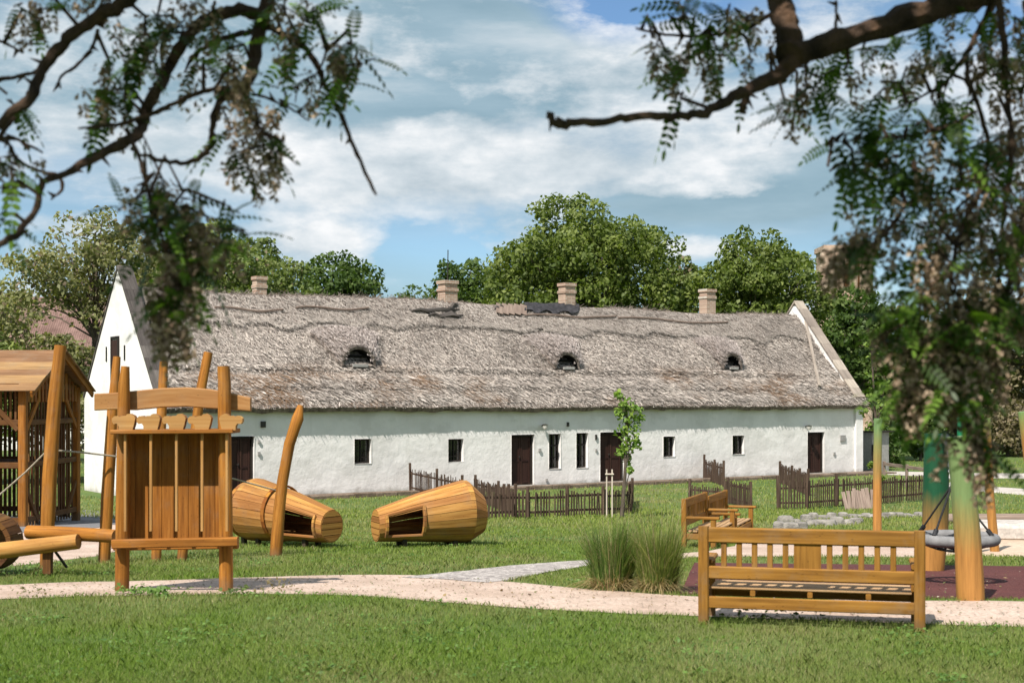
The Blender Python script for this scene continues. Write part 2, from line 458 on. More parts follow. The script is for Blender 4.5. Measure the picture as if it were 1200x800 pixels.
def wig(poly, amp=0.06, step=0.35, seed=0):
    """ragged edges where turf meets paving"""
    out = []
    n = len(poly)
    for i in range(n):
        a, b = Vector(poly[i][:2]), Vector(poly[(i + 1) % n][:2]); L = (b - a).length
        k = max(1, min(60, int(L / step))); nr = Vector((-(b - a).y, (b - a).x)).normalized()
        for j in range(k):
            p = a.lerp(b, j / k)
            out.append(p + nr * amp * (float(fbm(p.x * 1.7, p.y * 1.7, seed, 3)) * 2 - 1) * (0.35 if j == 0 else 1))
    return out

def GP(pts): return [G(*p) for p in pts]

POLY = {}
up_edge = [(-260, 690), (0, 686), (100, 682), (200, 680), (300, 677), (400, 674), (480, 674), (560, 679), (640, 686), (700, 692), (790, 698), (830, 700), (960, 703), (1200, 705), (1500, 707)]
lo_edge = [(1500, 742), (1200, 735), (1100, 732), (960, 727), (830, 723), (700, 717), (600, 712), (520, 706), (450, 700), (380, 697), (300, 696), (150, 698), (0, 702), (-260, 708)]
POLY['path'] = wig(GP(up_edge + lo_edge), 0.09, 0.3, 3)
POLY['gravel_path'] = wig(GP([(470, 677), (510, 673), (560, 667), (640, 660), (692, 656.5), (700, 662), (650, 669), (600, 680), (570, 683), (520, 679)]), 0.1, 0.3, 5)
POLY['play_yard'] = wig(GP([(-300, 672), (0, 664.5), (70, 657), (125, 650), (150, 640), (135, 625), (160, 612), (100, 606), (-300, 606)]), 0.1, 0.3, 9)
POLY['rubber_surface'] = wig(GP([(814, 659), (900, 660), (1010, 661), (1260, 664), (1500, 666), (1500, 704), (1200, 702), (960, 700.5), (796, 696.5)]), 0.02, 0.4, 1)
POLY['far_path'] = wig(GP([(776, 657), (800, 653), (826, 653), (850, 652), (930, 652), (1075, 653), (1075, 627), (1010, 622), (900, 622), (870, 627), (862, 640), (830, 646), (790, 649)]), 0.1, 0.4, 2)
POLY['sand_area'] = wig(GP([(1078, 627), (1140, 626), (1140, 614), (1300, 612), (1400, 640), (1300, 655), (1078, 650)]), 0.1, 0.4, 2)
POLY['lane'] = [p for p in GP([(1086, 574), (1130, 574), (1200, 580), (1400, 592), (1400, 582), (1200, 572.5), (1130, 568), (1086, 568)])]
POLY['road'] = [p for p in GP([(1040, 556), (1130, 560), (1300, 562), (1500, 563), (1500, 556), (1300, 555.5), (1130, 554), (1040, 552)])]

sheet('path', [POLY['path']], MAT['path'], 0.008)
sheet('gravel_path', [POLY['gravel_path']], MAT['gravel'], 0.012)
sheet('yard_paving', [POLY['play_yard']], MAT['path'], 0.004)
sheet('rubber_surface', [POLY['rubber_surface']], MAT['rubber'], 0.004)
sheet('far_path', [POLY['far_path']], MAT['path'], 0.008)
sheet('sand_area', [POLY['sand_area']], MAT['sand'], 0.004)
sheet('lane', [POLY['lane']], MAT['concrete'], 0.004)
sheet('road', [POLY['road']], MAT['concrete'], 0.008)
sheet('paving_shade_sheet', [wig(GP([(-300, 624), (60, 624), (100, 620), (150, 612), (150, 600), (90, 597), (-300, 597)]), 0.1, 0.4, 4)], MAT['paving_shade'], 0.010)  # darker grey sheet paints the bluish shade lying on the yard paving

# ------------------------------------------------------------------ the thatched house
AX, AY = -11.20, 44.87; BX, BY = 15.31, 62.55
HL = math.hypot(BX - AX, BY - AY); DX, DY = (BX - AX) / HL, (BY - AY) / HL
HROT = math.atan2(DY, DX); HW = 7.2; GZ = -DROP
house = thing('thatched_house', 'long white limewashed house under a grey thatched roof with dark doors', 'house', (AX, AY, GZ), HROT)

def fx(px):
    k = (px - 600) / F
    return (k * AY - AX) / (DX - k * DY)
def fz(px, py):
    Z = AY + fx(px) * DY
    return E - (py - HY) / F * Z - GZ

def HB(mb, name, mat, parent, **kw):
    return mb.build(name, mat, parent, world=False, **kw)

OPEN = [  # photo x0,x1,y0,y1,kind
    (268, 298, 511, 584, 'door'), (415, 435, 514, 543, 'win'), (525, 543, 514, 541, 'win'), (599, 626, 509, 574, 'door'),
    (643, 657, 508, 549, 'tall'), (675, 689, 507, 548, 'tall'), (703, 732, 506, 570, 'door'), (777, 791, 511, 535, 'win'),
    (858, 872, 510, 532, 'win'), (946, 966, 506, 560, 'door')]
ops = []
for x0, x1, y0, y1, k in OPEN:
    xm = (x0 + x1) / 2
    ops.append((fx(x0), fx(x1), 0.06 if k == 'door' else fz(xm, y1), fz(xm, y0), k))
WH = 2.95
bxs = sorted(set([0, HL] + [o[0] for o in ops] + [o[1] for o in ops]))
# extra divisions so that the plaster can be uneven
full = []
for a, b in zip(bxs, bxs[1:]):
    k = max(1, int((b - a) / 0.4)); full += [a + (b - a) * i / k for i in range(k)]
full.append(HL)
bzs = sorted(set([-0.3, 0.3, 0.8, 1.6, WH + 0.3] + [o[2] for o in ops] + [o[3] for o in ops]))
w = MB()
def wy(x, z):
    return float(0.05 * (fbm(x * 0.45, z * 0.8, 41, 3) - 0.5))
for i in range(len(full) - 1):
    for j in range(len(bzs) - 1):
        a, b, c, d = full[i], full[i + 1], bzs[j], bzs[j + 1]
        xm, zm = (a + b) / 2, (c + d) / 2
        if any(o[0] < xm < o[1] and o[2] < zm < o[3] for o in ops): continue
        w.quad((a, wy(a, c), c), (b, wy(b, c), c), (b, wy(b, d), d), (a, wy(a, d), d))
REV = 0.2
for x0, x1, z0, z1, k in ops:
    y00 = -0.02
    w.quad((x0, y00, z0), (x0, REV, z0), (x0, REV, z1), (x0, y00, z1))
    w.quad((x1, REV, z0), (x1, y00, z0), (x1, y00, z1), (x1, REV, z1))
    w.quad((x0, REV, z1), (x1, REV, z1), (x1, y00, z1), (x0, y00, z1))
    w.quad((x0, y00, z0), (x1, y00, z0), (x1, REV, z0), (x0, REV, z0))
# back wall
w.quad((HL, HW, -0.3), (0, HW, -0.3), (0, HW, WH), (HL, HW, WH))
HB(w, 'wall', MAT['plaster'], house, smooth=False)

# gable walls carry a parapet above the thatch
def gable(x0, x1, apex, zsh, name):
    m = MB()
    ysh = -0.12
    prof = [(ysh, -0.3), (HW - ysh, -0.3), (HW - ysh, zsh), (HW / 2 + 0.13, apex), (HW / 2 - 0.13, apex), (ysh, zsh)]
    # ragged, hand-plastered slopes
    pr = []
    for (a, b) in zip(prof, prof[1:] + prof[:1]):
        L = math.hypot(b[0] - a[0], b[1] - a[1]); k = max(1, int(L / 0.45))
        for i in range(k):
            t = i / k; dz = random.uniform(-0.03, 0.03) if i and a[1] > 0 else 0
            pr.append((a[0] + (b[0] - a[0]) * t, a[1] + (b[1] - a[1]) * t + dz))
    m.loft([[(x0, y, z) for y, z in pr], [(x1, y, z) for y, z in pr]])
    return HB(m, name, MAT['plaster'], house, angle=20)
APEX, ZSH = 7.55, 3.25
gl = gable(-0.06, 0.36, APEX, ZSH, 'gable_wall')
gr = gable(HL - 0.38, HL + 0.05, APEX - 0.05, ZSH, 'gable_wall')
# coping of weathered boards on each gable slope
for x0, x1, p, mt in ((-0.10, 0.42, gl, MAT['darkgrey']), (HL - 0.44, HL + 0.12, gr, MAT['faded'])):
    for sgn in (-1, 1):
        m = MB()
        yb = HW / 2 + sgn * (HW / 2 + 0.16); yt = HW / 2 + sgn * 0.02
        nseg = 11
        for i in range(nseg):
            t0, t1 = i / nseg, (i + 1) / nseg + 0.012
            za, zb = ZSH + 0.02 + (APEX + 0.06 - ZSH) * t0, ZSH + 0.02 + (APEX + 0.06 - ZSH) * t1
            m.bar((0.5 * (x0 + x1), yb + (yt - yb) * t0, za + 0.05), (0.5 * (x0 + x1), yb + (yt - yb) * t1, zb + 0.08 - 0.03 + random.uniform(-.01, .01)), x1 - x0, 0.07, up=(0, sgn * -0.8, 0.6))
        HB(m, 'coping', mt, p)
# gable attic door and two slits
m = MB(); gy = HW / 2 + 0.25
m.bar((-0.075, gy, 3.5), (-0.075, gy, 5.25), 0.06, 0.62, up=(0, 1, 0)); HB(m, 'attic_door', MAT['door'], house)
m = MB()
for yy in (gy - 0.36, gy + 0.36): m.bar((-0.08, yy, 3.4), (-0.08, yy, 5.3), 0.07, 0.09, up=(0, 1, 0))
m.bar((-0.08, gy - .40, 5.33), (-0.08, gy + .40, 5.33), 0.07, 0.09); HB(m, 'attic_door_frame', MAT['darkframe'], house)
for yy in (gy - 0.95, gy + 0.95):
    m = MB(); m.bar((-0.07, yy, 4.55), (-0.07, yy, 5.05), 0.03, 0.1, up=(0, 1, 0)); HB(m, 'ventilation_slit', MAT['dark'], house)

# doors and windows
for x0, x1, z0, z1, k in ops:
    xm, wd, ht = (x0 + x1) / 2, x1 - x0, z1 - z0
    if k == 'door':
        m = MB(); n = 5; y = REV - 0.03
        ww = wd - 0.14
        for leaf in (0, 1):
            a = x0 + 0.07 + leaf * ww / 2; b = a + ww / 2 - 0.012
            m.bar(((a + b) / 2, y + .02, z0 + .02), ((a + b) / 2, y + .02, z1 - .08), b - a, 0.03, up=(0, 1, 0))
            for (p, q) in ((0.04, 0.06), (0.5, 0.07), (0.94, 0.06)):
                zc = z0 + .02 + (ht - .1) * p + (.02 if p < .1 else 0)
                m.bar((a + .002, y - .005, zc), (b - .002, y - .005, zc), 0.02, q, bev=.004)
            for xx in (a + .035, b - .035):
                m.bar((xx, y - .008, z0 + .03), (xx, y - .008, z1 - .09), 0.06, 0.02, up=(0, 1, 0), bev=.004)
        d = HB(m, 'door', MAT['door'], house)
        m = MB()
        for xx in (x0 + .035, x1 - .035): m.bar((xx, REV - .05, z0), (xx, REV - .05, z1), 0.07, 0.09, up=(0, 1, 0))
        m.bar((x0, REV - .05, z1 - .04), (x1, REV - .05, z1 - .04), 0.09, 0.08)
        HB(m, 'frame', MAT['darkframe'], d)
        m = MB(); m.bar((xm - .05, y - .03, z0 + 1.0), (xm - .05, y - .03, z0 + 1.1), 0.03, 0.025); m.bar((xm - .05, y - .06, z0 + 1.06), (xm - .13, y - .06, z0 + 1.06), 0.02, 0.02)
        HB(m, 'handle', MAT['iron'], d)
        m = MB(); m.bar((x0 - .1, -.12, .03), (x1 + .1, -.12, .03), 0.42, 0.1, bev=.02); HB(m, 'doorstep', MAT['stone'], d)
    else:
        m = MB(); y = REV - 0.03; t = 0.06
        for xx in (x0 + t / 2, x1 - t / 2): m.bar((xx, y, z0), (xx, y, z1), t, 0.06, up=(0, 1, 0))
        for zz in (z0 + t / 2, z1 - t / 2): m.bar((x0 + t, y, zz), (x1 - t, y, zz), 0.058, t)
        if k == 'win':
            m.bar((xm, y, z0 + t), (xm, y, z1 - t), 0.03, 0.04, up=(0, 1, 0))
            for fr in (0.25, 0.5, 0.75): m.bar((x0 + t, y - .012, z0 + ht * fr), (x1 - t, y - .012, z0 + ht * fr), 0.02, 0.02)
            for fr in (0.3, 0.7): m.bar((x0 + wd * fr, y - .016, z0 + t), (x0 + wd * fr, y - .016, z1 - t), 0.018, 0.018, up=(0, 1, 0))
        else:
            m.bar((xm, y, z0 + t), (xm, y, z1 - t), 0.05, 0.05, up=(0, 1, 0))
            m.bar((x0 + t, y - .004, z0 + ht * .66), (x1 - t, y - .004, z0 + ht * .66), 0.05, 0.06)
            m.bar((x0 + t, y - .002, z0 + ht * .33), (x1 - t, y - .002, z0 + ht * .33), 0.025, 0.025)
        wn = HB(m, 'window', MAT['darkframe'], house)
        m = MB(); m.quad((x0 + .02, y + .025, z0 + .02), (x1 - .02, y + .025, z0 + .02), (x1 - .02, y + .025, z1 - .02), (x0 + .02, y + .025, z1 - .02))
        HB(m, 'pane', MAT['pane'], wn, smooth=False)
        if k == 'tall':
            m = MB()
            m.quad((x0 + .05, y + .15, z0 + .03), (xm - .1, y + .15, z0 + .03), (xm - .06, y + .15, z1 - .1), (x0 + .05, y + .15, z1 - .1))
# wall lamps, meter box, small plates
def wall_lamp(px, py):
    x, z = fx(px), fz(px, py); m = MB()
    m.tube([(x, 0.02, z), (x, -0.10, z + .06), (x, -0.22, z + .05)], 0.02, 6)
    m.tube([(x, -0.22, z + .08), (x, -0.22, z + .05)], [0.04, 0.13], 10)
    l = HB(m, 'wall_lamp', MAT['iron'], house)
    m = MB(); m.tube([(x, -0.22, z + .048), (x, -0.22, z - .04), (x, -0.22, z - .12)], [0.09, 0.10, 0.05], 10)
    HB(m, 'lamp_glass', MAT['lampglass'], l)
wall_lamp(635, 499); wall_lamp(944, 500)
def plate(px, py, w_, h_, mt, nm):
    x, z = fx(px), fz(px, py); m = MB(); m.bar((x - w_ / 2, -0.03, z), (x + w_ / 2, -0.03, z), 0.07, h_); HB(m, nm, mt, house)
plate(987, 513, .32, .26, MAT['grey'], 'meter_box'); plate(977, 531, .1, .12, MAT['grey'], 'wall_plate')
plate(632, 527, .09, .12, MAT['grey'], 'wall_plate'); plate(665, 497, .08, .16, MAT['iron'], 'wall_bracket'); plate(698, 512, .07, .2, MAT['iron'], 'wall_plate')
plate(303, 517, .07, .1, MAT['grey'], 'wall_plate'); plate(303, 531, .08, .12, MAT['grey'], 'wall_plate'); plate(308, 497, .16, .2, MAT['iron'], 'wall_bracket')
plate(640, 562, .07, .1, MAT['grey'], 'wall_plate'); plate(698, 527, .07, .1, MAT['grey'], 'wall_plate')

# roof ---------------------------------------------------------------
EY, EZ = -0.32, 2.99; RY, RZ = HW / 2, 6.98
SL = math.hypot(RY - EY, RZ - EZ); SD = ((RY - EY) / SL, (RZ - EZ) / SL); SN = (-SD[1], SD[0])
DORM = [fx(418), fx(662), fx(856)]
def rdisp(t, s):
    d = 0.14 * (fbm(t * 0.22, s * 0.35, 5, 3) - 0.5) + 0.05 * (fbm(t * 1.3, s * 0.9, 9, 3) - 0.5)
    for c, st in ((1.05, .035), (1.95, .03)):      # thatching courses
        e = c + 0.06 * (fbm(t * 0.8, c, 77, 2) - .5)
        d = d + st * np.clip((s - e) / 0.05, 0, 1) * 1.0 - st * 0.9 * np.clip((s - e) / 0.9, 0, 1)
    for tx in DORM:
        r2 = ((t - tx) / 0.9) ** 2 + ((s - 3.0) / 0.75) ** 2
        d = d + 0.16 * np.exp(-r2 * 1.2)
    return d
def surf(t, s, lift=0.0):
    t = np.asarray(t, float); s = np.asarray(s, float)
    d = rdisp(t, s) + lift
    sag = -0.10 * np.sin(np.pi * t / HL * 3.1) ** 2 * (s / SL) - 0.05 * fbm(t * 0.5, 0 * t, 3, 3)
    return np.stack([t, EY + SD[0] * s + SN[0] * d, EZ + SD[1] * s + SN[1] * d + sag * 0.8], -1)
rm = MB()
nt_, ns_ = 190, 34
T = np.linspace(0.1, HL + 0.12, nt_); S = np.linspace(0, SL, ns_)
TT, SS = np.meshgrid(T, S, indexing='ij'); PT = surf(TT, SS)
# ragged eave
PT[:, 0, 2] += 0.10 * (fbm(T * 2.3, 0 * T, 31, 3) - 0.5)
vs = [tuple(p) for p in PT.reshape(-1, 3)]; fs = []; us = []
for i in range(nt_ - 1):
    for j in range(ns_ - 1):
        fs.append([i * ns_ + j, (i + 1) * ns_ + j, (i + 1) * ns_ + j + 1, i * ns_ + j + 1])
        us.append([(0, 0)] * 4)
rm._add(vs, fs, us, 0)
def strip(row_a, row_b, mi):
    n = len(row_a); rm._add(list(row_a) + list(row_b), [[i, n + i, n + i + 1, i + 1] for i in range(n - 1)], [[(0, 0)] * 4] * (n - 1), mi)
top = [tuple(p) for p in PT[:, 0]]
bot = [(p[0], p[1] + 0.10, p[2] - 0.16) for p in top]
inn = [(p[0], 0.25, WH + 0.04) for p in top]
strip(top, bot, 0); strip(bot, inn, 1)
# back slope
back = [tuple(p) for p in PT[:, -1]]
bl = [(p[0], HW + 0.45, 3.0) for p in back]
strip(back, bl, 0)
roof = HB(rm, 'roof', [MAT['thatchbase'], MAT['soffit']], house)

# straw: individual reeds lying down the slope
def straw_col(t, s, n):
    k = fbm(t * 0.9, s * 1.1, 55, 4) * 0.38 + RNG.random(n) * 0.62
    k = np.clip((k - 0.10) / 0.66, 0, 1)[:, None]
    k[RNG.random(n) < .14] *= .15
    c = np.array((0.09, 0.073, 0.062)) * (1 - k) + np.array((0.69, 0.61, 0.55)) * k
    # rusty moss patches, mostly on the lower courses
    r = np.clip((fbm(t * 0.55, s * 0.9, 91, 4) - 0.50) * 6, 0, 1) * np.clip((2.4 - s) / 0.8, 0, 1) * (RNG.random(n) > 0.35)
    r = r[:, None] * 0.75
    c = c * (1 - r) + np.array((0.20, 0.105, 0.045)) * r
    # clean pale straw on the newer patch above
    return c * (0.85 + 0.3 * RNG.random((n, 1)))
def straws(n, s0, s1, lift, lmin, lmax, skew, wmin=.016, wmax=.04, up=.10, disp=.45, t0=.12, t1=HL + .1):
    t = RNG.uniform(t0, t1, n); s = RNG.uniform(s0, s1, n)
    b = surf(t, s, lift)
    ln = RNG.uniform(lmin, lmax, n); w = RNG.uniform(wmin, wmax, n) * (1 + 0.25 * t / HL)
    sk = skew * (1.0 + 0.8 * (fbm(t * .5, s * .5, 14, 2) - .5)) + RNG.normal(0, disp, n)
    dn = np.stack([sk, np.full(n, -SD[0]), np.full(n, -SD[1])], -1); dn = unit(dn)
    nr = np.array((0, SN[0], SN[1]))
    sd = unit(np.cross(dn, nr[None]))
    lift2 = RNG.uniform(0.0, up, n)[:, None] * nr
    tip = b + dn * ln[:, None] + lift2
    w = w[:, None]
    q = np.stack([b - sd * w * .5, b + sd * w * .5, tip + sd * w * .35, tip - sd * w * .35], 1).reshape(-1, 3)
    return q, straw_col(t, s, n)
allq, allc = [], []
for args in ((80000, 0.2, SL - .1, .0, .12, .30, .16, .010, .024, .075, .38), (20000, 0.42, 1.6, .01, .18, .38, .45, .014, .032, .12, .3), (9000, .14, .36, -.02, .10, .20, .1, .02, .045, .02, .3),
             (5000, .95, 1.15, .02, .12, .25, .2), (4000, 1.85, 2.05, .02, .12, .25, .2), (16000, 1.4, SL, .02, .08, .2, .0, .010, .022, .12, .8)):
    q, c = straws(*args); allq.append(q); allc.append(c)
o = np_mesh('straw', np.concatenate(allq), 4, MAT['straw'], np.concatenate(allc)); o.parent = roof
o.matrix_parent_inverse = Matrix.Identity(4)
tag(o, kind='stuff')

# ridge cap: an upper layer with a ragged, scalloped lower edge
cm = MB()
tc_ = np.linspace(0.4, HL - 0.36, 260)
edge = SL - 1.25 - 0.34 * np.abs(np.sin(tc_ * 1.25 + 2.0 * fbm(tc_ * .4, 0 * tc_, 2, 2))) * fbm(tc_ * .6, 0 * tc_, 8, 2) * 1.6 + 0.2 * (fbm(tc_ * 2.2, 0 * tc_, 12, 3) - .5)
rows = []
for k in range(9):
    f = k / 8; s = edge + (SL + 0.02 - edge) * f
    rows.append(surf(tc_, s, 0.085 + 0.0 * f + 0.03 * (fbm(tc_ * 1.5, s * 1.2, 66, 3) - .5)))
under = surf(tc_, edge + .05, -0.02)
grid = [under] + rows
# over the ridge
rb = rows[-1].copy(); rb[:, 1] += 0.35; rb[:, 2] -= 0.02; grid.append(rb)
rb2 = rb.copy(); rb2[:, 1] += 0.7; rb2[:, 2] -= 0.8; grid.append(rb2)
n = len(tc_)
cm._add([tuple(p) for r in grid for p in r], [[k * n + i, k * n + i + 1, (k + 1) * n + i + 1, (k + 1) * n + i] for k in range(len(grid) - 1) for i in range(n - 1)], [[(0, 0)] * 4] * ((len(grid) - 1) * (n - 1)))
cap = HB(cm, 'ridge_cap', MAT['thatchbase'], roof)
qs, cs = [], []
N_ = 24000
ii = RNG.integers(0, n, N_); tt = tc_[ii] + RNG.normal(0, .05, N_); f = RNG.random(N_) ** 1.4
ss = edge[ii] + (SL - edge[ii]) * f
b = surf(tt, ss, 0.10); ln = RNG.uniform(.08, .26, N_); w = RNG.uniform(.010, .024, N_)[:, None]
dn = unit(np.stack([RNG.normal(.2, .5, N_), np.full(N_, -SD[0]), np.full(N_, -SD[1])], -1)); nr = np.array((0, SN[0], SN[1]))
sd = unit(np.cross(dn, nr[None])); tip = b + dn * ln[:, None] + nr * RNG.uniform(-.02, .08, N_)[:, None]
q1 = np.stack([b - sd * w * .5, b + sd * w * .5, tip + sd * w * .3, tip - sd * w * .3], 1).reshape(-1, 3)
k = np.clip(fbm(tt * .8, ss * 1.3, 23, 3) * .6 + RNG.random(N_) * .5, 0, 1)[:, None]
k[RNG.random(N_) < .12] *= .15; c1 = np.array((0.11, .092, .08)) * (1 - k) + np.array((.70, .62, .56)) * k
# tousled reeds standing up along the ridge line
N2 = 3500
tt = RNG.uniform(.4, HL - .4, N2); dens = fbm(tt * .7, 0 * tt, 44, 3) > .42; tt = tt[dens]; N2 = len(tt)
b = surf(tt, np.full(N2, SL - .02), 0.1) + np.stack([0 * tt, RNG.uniform(0, .4, N2), 0 * tt], -1)
dn = unit(np.stack([RNG.normal(0, 1.2, N2), RNG.normal(-.3, .6, N2), RNG.uniform(-.1, .7, N2)], -1))
tip = b + dn * RNG.uniform(.1, .32, N2)[:, None]; sd = unit(np.cross(dn, np.array((0, -1., 0.3))[None])); w = RNG.uniform(.012, .03, N2)[:, None]
q2 = np.stack([b - sd * w * .5, b + sd * w * .5, tip + sd * w * .2, tip - sd * w * .2], 1).reshape(-1, 3)
k = RNG.random(N2)[:, None]; c2 = np.array((0.09, .07, .06)) * (1 - k) + np.array((.36, .30, .26)) * k
o = np_mesh('ridge_straw', np.concatenate([q1, q2]), 4, MAT['straw'], np.concatenate([c1, c2])); o.parent = roof
tag(o, kind='stuff')
# poles lying along the ridge to hold the thatch down, a torn place with a tarpaulin, a plank near the right end
def on_roof(px, s, lift):
    x = fx(px); p = surf(np.array([x]), np.array([s]), lift)[0]; return p
def roof_t(px, s):
    # position along the roof seen at photo column px at slope distance s
    y = EY + SD[0] * s; k = (px - 600) / F
    ax, ay = AX - DY * y, AY + DX * y
    return (k * ay - ax) / (DX - k * DY)
for px0, px1, s_ in ((612, 720, SL - .62), (722, 850, SL - .66), (250, 330, SL - .9), (345, 430, SL - .72)):
    pts = []
    for i in range(9):
        px = px0 + (px1 - px0) * i / 8; ss_ = s_ + .07 * math.sin(i * .9)
        pts.append(surf(np.array([roof_t(px, ss_)]), np.array([ss_]), .17)[0])
    m = MB(); m.tube(pts, .035, 6, .1); HB(m, 'ridge_pole', MAT['greywood'], roof)
m = MB()
for (px0, px1, s0, s1) in ((612, 676, SL - .42, SL + .12),):
    a = 16; rws = []
    for j in range(5):
        r = []
        for i in range(a):
            px = px0 + (px1 - px0) * i / (a - 1); s_ = s0 + (s1 - s0) * j / 4 + .10 * math.sin(i * 1.3) * (1 - j / 4)
            r.append(tuple(surf(np.array([roof_t(px, s_)]), np.array([s_]), .17 + .07 * random.random())[0]))
        rws.append(r)
    m._add([p for r in rws for p in r], [[k * a + i, k * a + i + 1, (k + 1) * a + i + 1, (k + 1) * a + i] for k in range(4) for i in range(a - 1)], [[(0, 0)] * 4] * (4 * (a - 1)))
HB(m, 'tarpaulin', MAT['tarp'], roof)
for (pa, pb, sa, sb) in ((480, 536, SL - .75, SL - .5), (500, 540, SL - .95, SL - .8), (578, 588, SL - .3, SL - .1), (522, 534, SL - .6, SL - .15)):
    pts = []
    for i in range(7):
        px = pa + (pb - pa) * i / 6; s_ = sa + (sb - sa) * i / 6 + .06 * math.sin(i * 2.2)
        pts.append(surf(np.array([roof_t(px, s_)]), np.array([s_]), .15 + .03 * math.sin(i * 1.7))[0])
    m = MB(); m.tube(pts, [.03, .07, .09, .08, .10, .07, .03], 7, .35); HB(m, 'torn_thatch', MAT['darkgrey'], roof)
for px in (583, 590, 597, 604, 611):
    a = surf(np.array([roof_t(px, SL - .62)]), np.array([SL - .62]), .19)[0]; b_ = surf(np.array([roof_t(px, SL - .05)]), np.array([SL - .05]), .2)[0]
    m = MB(); m.bar(a, b_, .285, .03, up=(0, -.7, .7), bev=.005); HB(m, 'patch_board', MAT['greywood'], roof)
m = MB(); a = surf(np.array([roof_t(957, .95)]), np.array([.95]), .24)[0]; b_ = surf(np.array([roof_t(938.5, SL - .2)]), np.array([SL - .2]), .28)[0]
m.bar(a, b_, .13, .05, up=(0, -.7, .7)); HB(m, 'roof_plank', MAT['faded'], roof)

# chimneys
for px, ytop, wpx in ((307, 324, 16), (528, 329, 21), (668, 332, 18), (833, 339, 17)):
    x = roof_t(px, SL - .1); y = RY + .15
    wx = AX + DX * x - DY * y; wyy = AY + DY * x + DX * y
    zt = E - (ytop - HY) / F * wyy - GZ; hw = wpx / F * wyy / 2 * .92
    m = MB(); zb = RZ - .7
    m.bar((x, y, zb), (x, y, zt - .42), hw * 1.84, hw * 1.7, up=(0, 1, 0), bev=.015)
    m.bar((x, y, zt - .42), (x, y, zt - .31), hw * 2.05, hw * 1.95, up=(0, 1, 0), bev=.015)
    m.bar((x, y, zt - .31), (x, y, zt - .13), hw * 1.8, hw * 1.66, up=(0, 1, 0), bev=.015)
    m.bar((x, y, zt - .13), (x, y, zt), hw * 2.1, hw * 2.0, up=(0, 1, 0), bev=.02)
    HB(m, 'chimney', MAT['brick'], roof, smooth=False)
    if px == 528:
        m = MB(); m.tube([(x, y, zt), (x + .02, y, zt + 1.2)], .02, 5); HB(m, 'aerial', MAT['iron'], roof)

# eyebrow dormers
for px, wpx, hpx, yb in ((418, 38, 21, 429), (662, 30, 17, 432), (856, 24, 16, 432)):
    s_ = 2.35
    for _ in range(12):      # slope distance whose height shows at photo row yb
        x = roof_t(px, s_); p = surf(np.array([x]), np.array([s_]), 0)[0]
        Yw = AY + DY * p[0] + DX * p[1]; zt = E - (yb - HY) / F * Yw - GZ
        s_ += (zt - p[2]) * 0.9
    w2 = wpx / F * Yw / 2 * 1.02; hh = hpx / F * Yw * .92
    y0 = p[1] - .12; z0 = p[2] + .02; dep = hh / (SD[1] / SD[0]) + .55
    m = MB(); K = 13
    ro, ri, rbk, cor = [], [], [], []
    for k in range(K):
        a = math.pi * k / (K - 1); cx, sz = -math.cos(a), math.sin(a)
        flare = 1.0
        ri.append((x + cx * w2, y0 + .02 * sz, z0 + sz * hh))
        ro.append((x + cx * (w2 + .10), y0 - .01, z0 - .04 * (1 - sz) + sz * (hh + .09)))
        rbk.append((x + cx * (w2 + .75), y0 + dep + .35 * sz, z0 + sz * .1 * hh + (dep + .25 * sz) * (SD[1] / SD[0]) * .98 + .02))
        cor.append((x + cx * w2 * .96, y0 + .55, z0 + sz * hh * .96))
    def lf(A, B, mi):
        m._add(A + B, [[i, i + 1, K + i + 1, K + i] for i in range(K - 1)], [[(0, 0)] * 4] * (K - 1), mi)
    mid = [tuple(.45 * a_ + .55 * b__ + (0 if q != 2 else .10 * math.sin(math.pi * i / (K - 1))) for q, (a_, b__) in enumerate(zip(ro[i], rbk[i]))) for i in range(K)]
    lf(ri, ro, 0); lf(ro, mid, 0); lf(mid, rbk, 0); lf(cor, ri, 1)
    m.poly([(x - w2, y0 + .5, z0 - .02)] + [c for c in cor] + [(x + w2, y0 + .5, z0 - .02)], 1)
    m.quad((x - w2, y0 - .02, z0), (x + w2, y0 - .02, z0), (x + w2, y0 + .55, z0), (x - w2, y0 + .55, z0), 1)
    for zz in (.30, .58): m.bar((x - w2 * .85, y0 + .25, z0 + hh * zz), (x + w2 * .85, y0 + .25, z0 + hh * zz), .03, .09, mi=2)
    dm = HB(m, 'dormer', [MAT['thatchbase'], MAT['dark'], MAT['dark']], roof, angle=60)
    m = MB(); m.bar((x - w2 * .45, y0 - .06, z0 + .0), (x + w2 * .55, y0 - .06, z0 + .0), .08, .10); HB(m, 'dormer_sill', MAT['grey'], roof)
    # reeds over the hood
    nn = 2600; kk = RNG.integers(1, K - 1, nn); ff = .03 + .97 * RNG.random(nn) ** 1.4
    A = np.array(ro)[kk]; B = np.array(rbk)[kk]; b = A + (B - A) * ff[:, None] + RNG.normal(0, .06, (nn, 3)) * np.array((1.5, .3, .3))
    b[:, 2] += .05 + .10 * np.sin(np.pi * np.clip(ff, 0, 1))
    dn = unit((A - B) + RNG.normal(0, .3, (nn, 3))); sd = unit(np.cross(dn, np.array((0, -.6, .8))[None])); w = RNG.uniform(.012, .03, nn)[:, None]
    tip = b + dn * RNG.uniform(.05, .15, nn)[:, None]
    q = np.stack([b - sd * w * .5, b + sd * w * .5, tip + sd * w * .3, tip - sd * w * .3], 1).reshape(-1, 3)
    k_ = RNG.random(nn)[:, None]; o = np_mesh('dormer_straw', q, 4, MAT['straw'], np.array((.16, .13, .118)) * (1 - k_) + np.array((.60, .52, .485)) * k_); o.parent = roof
    tag(o, kind='stuff')

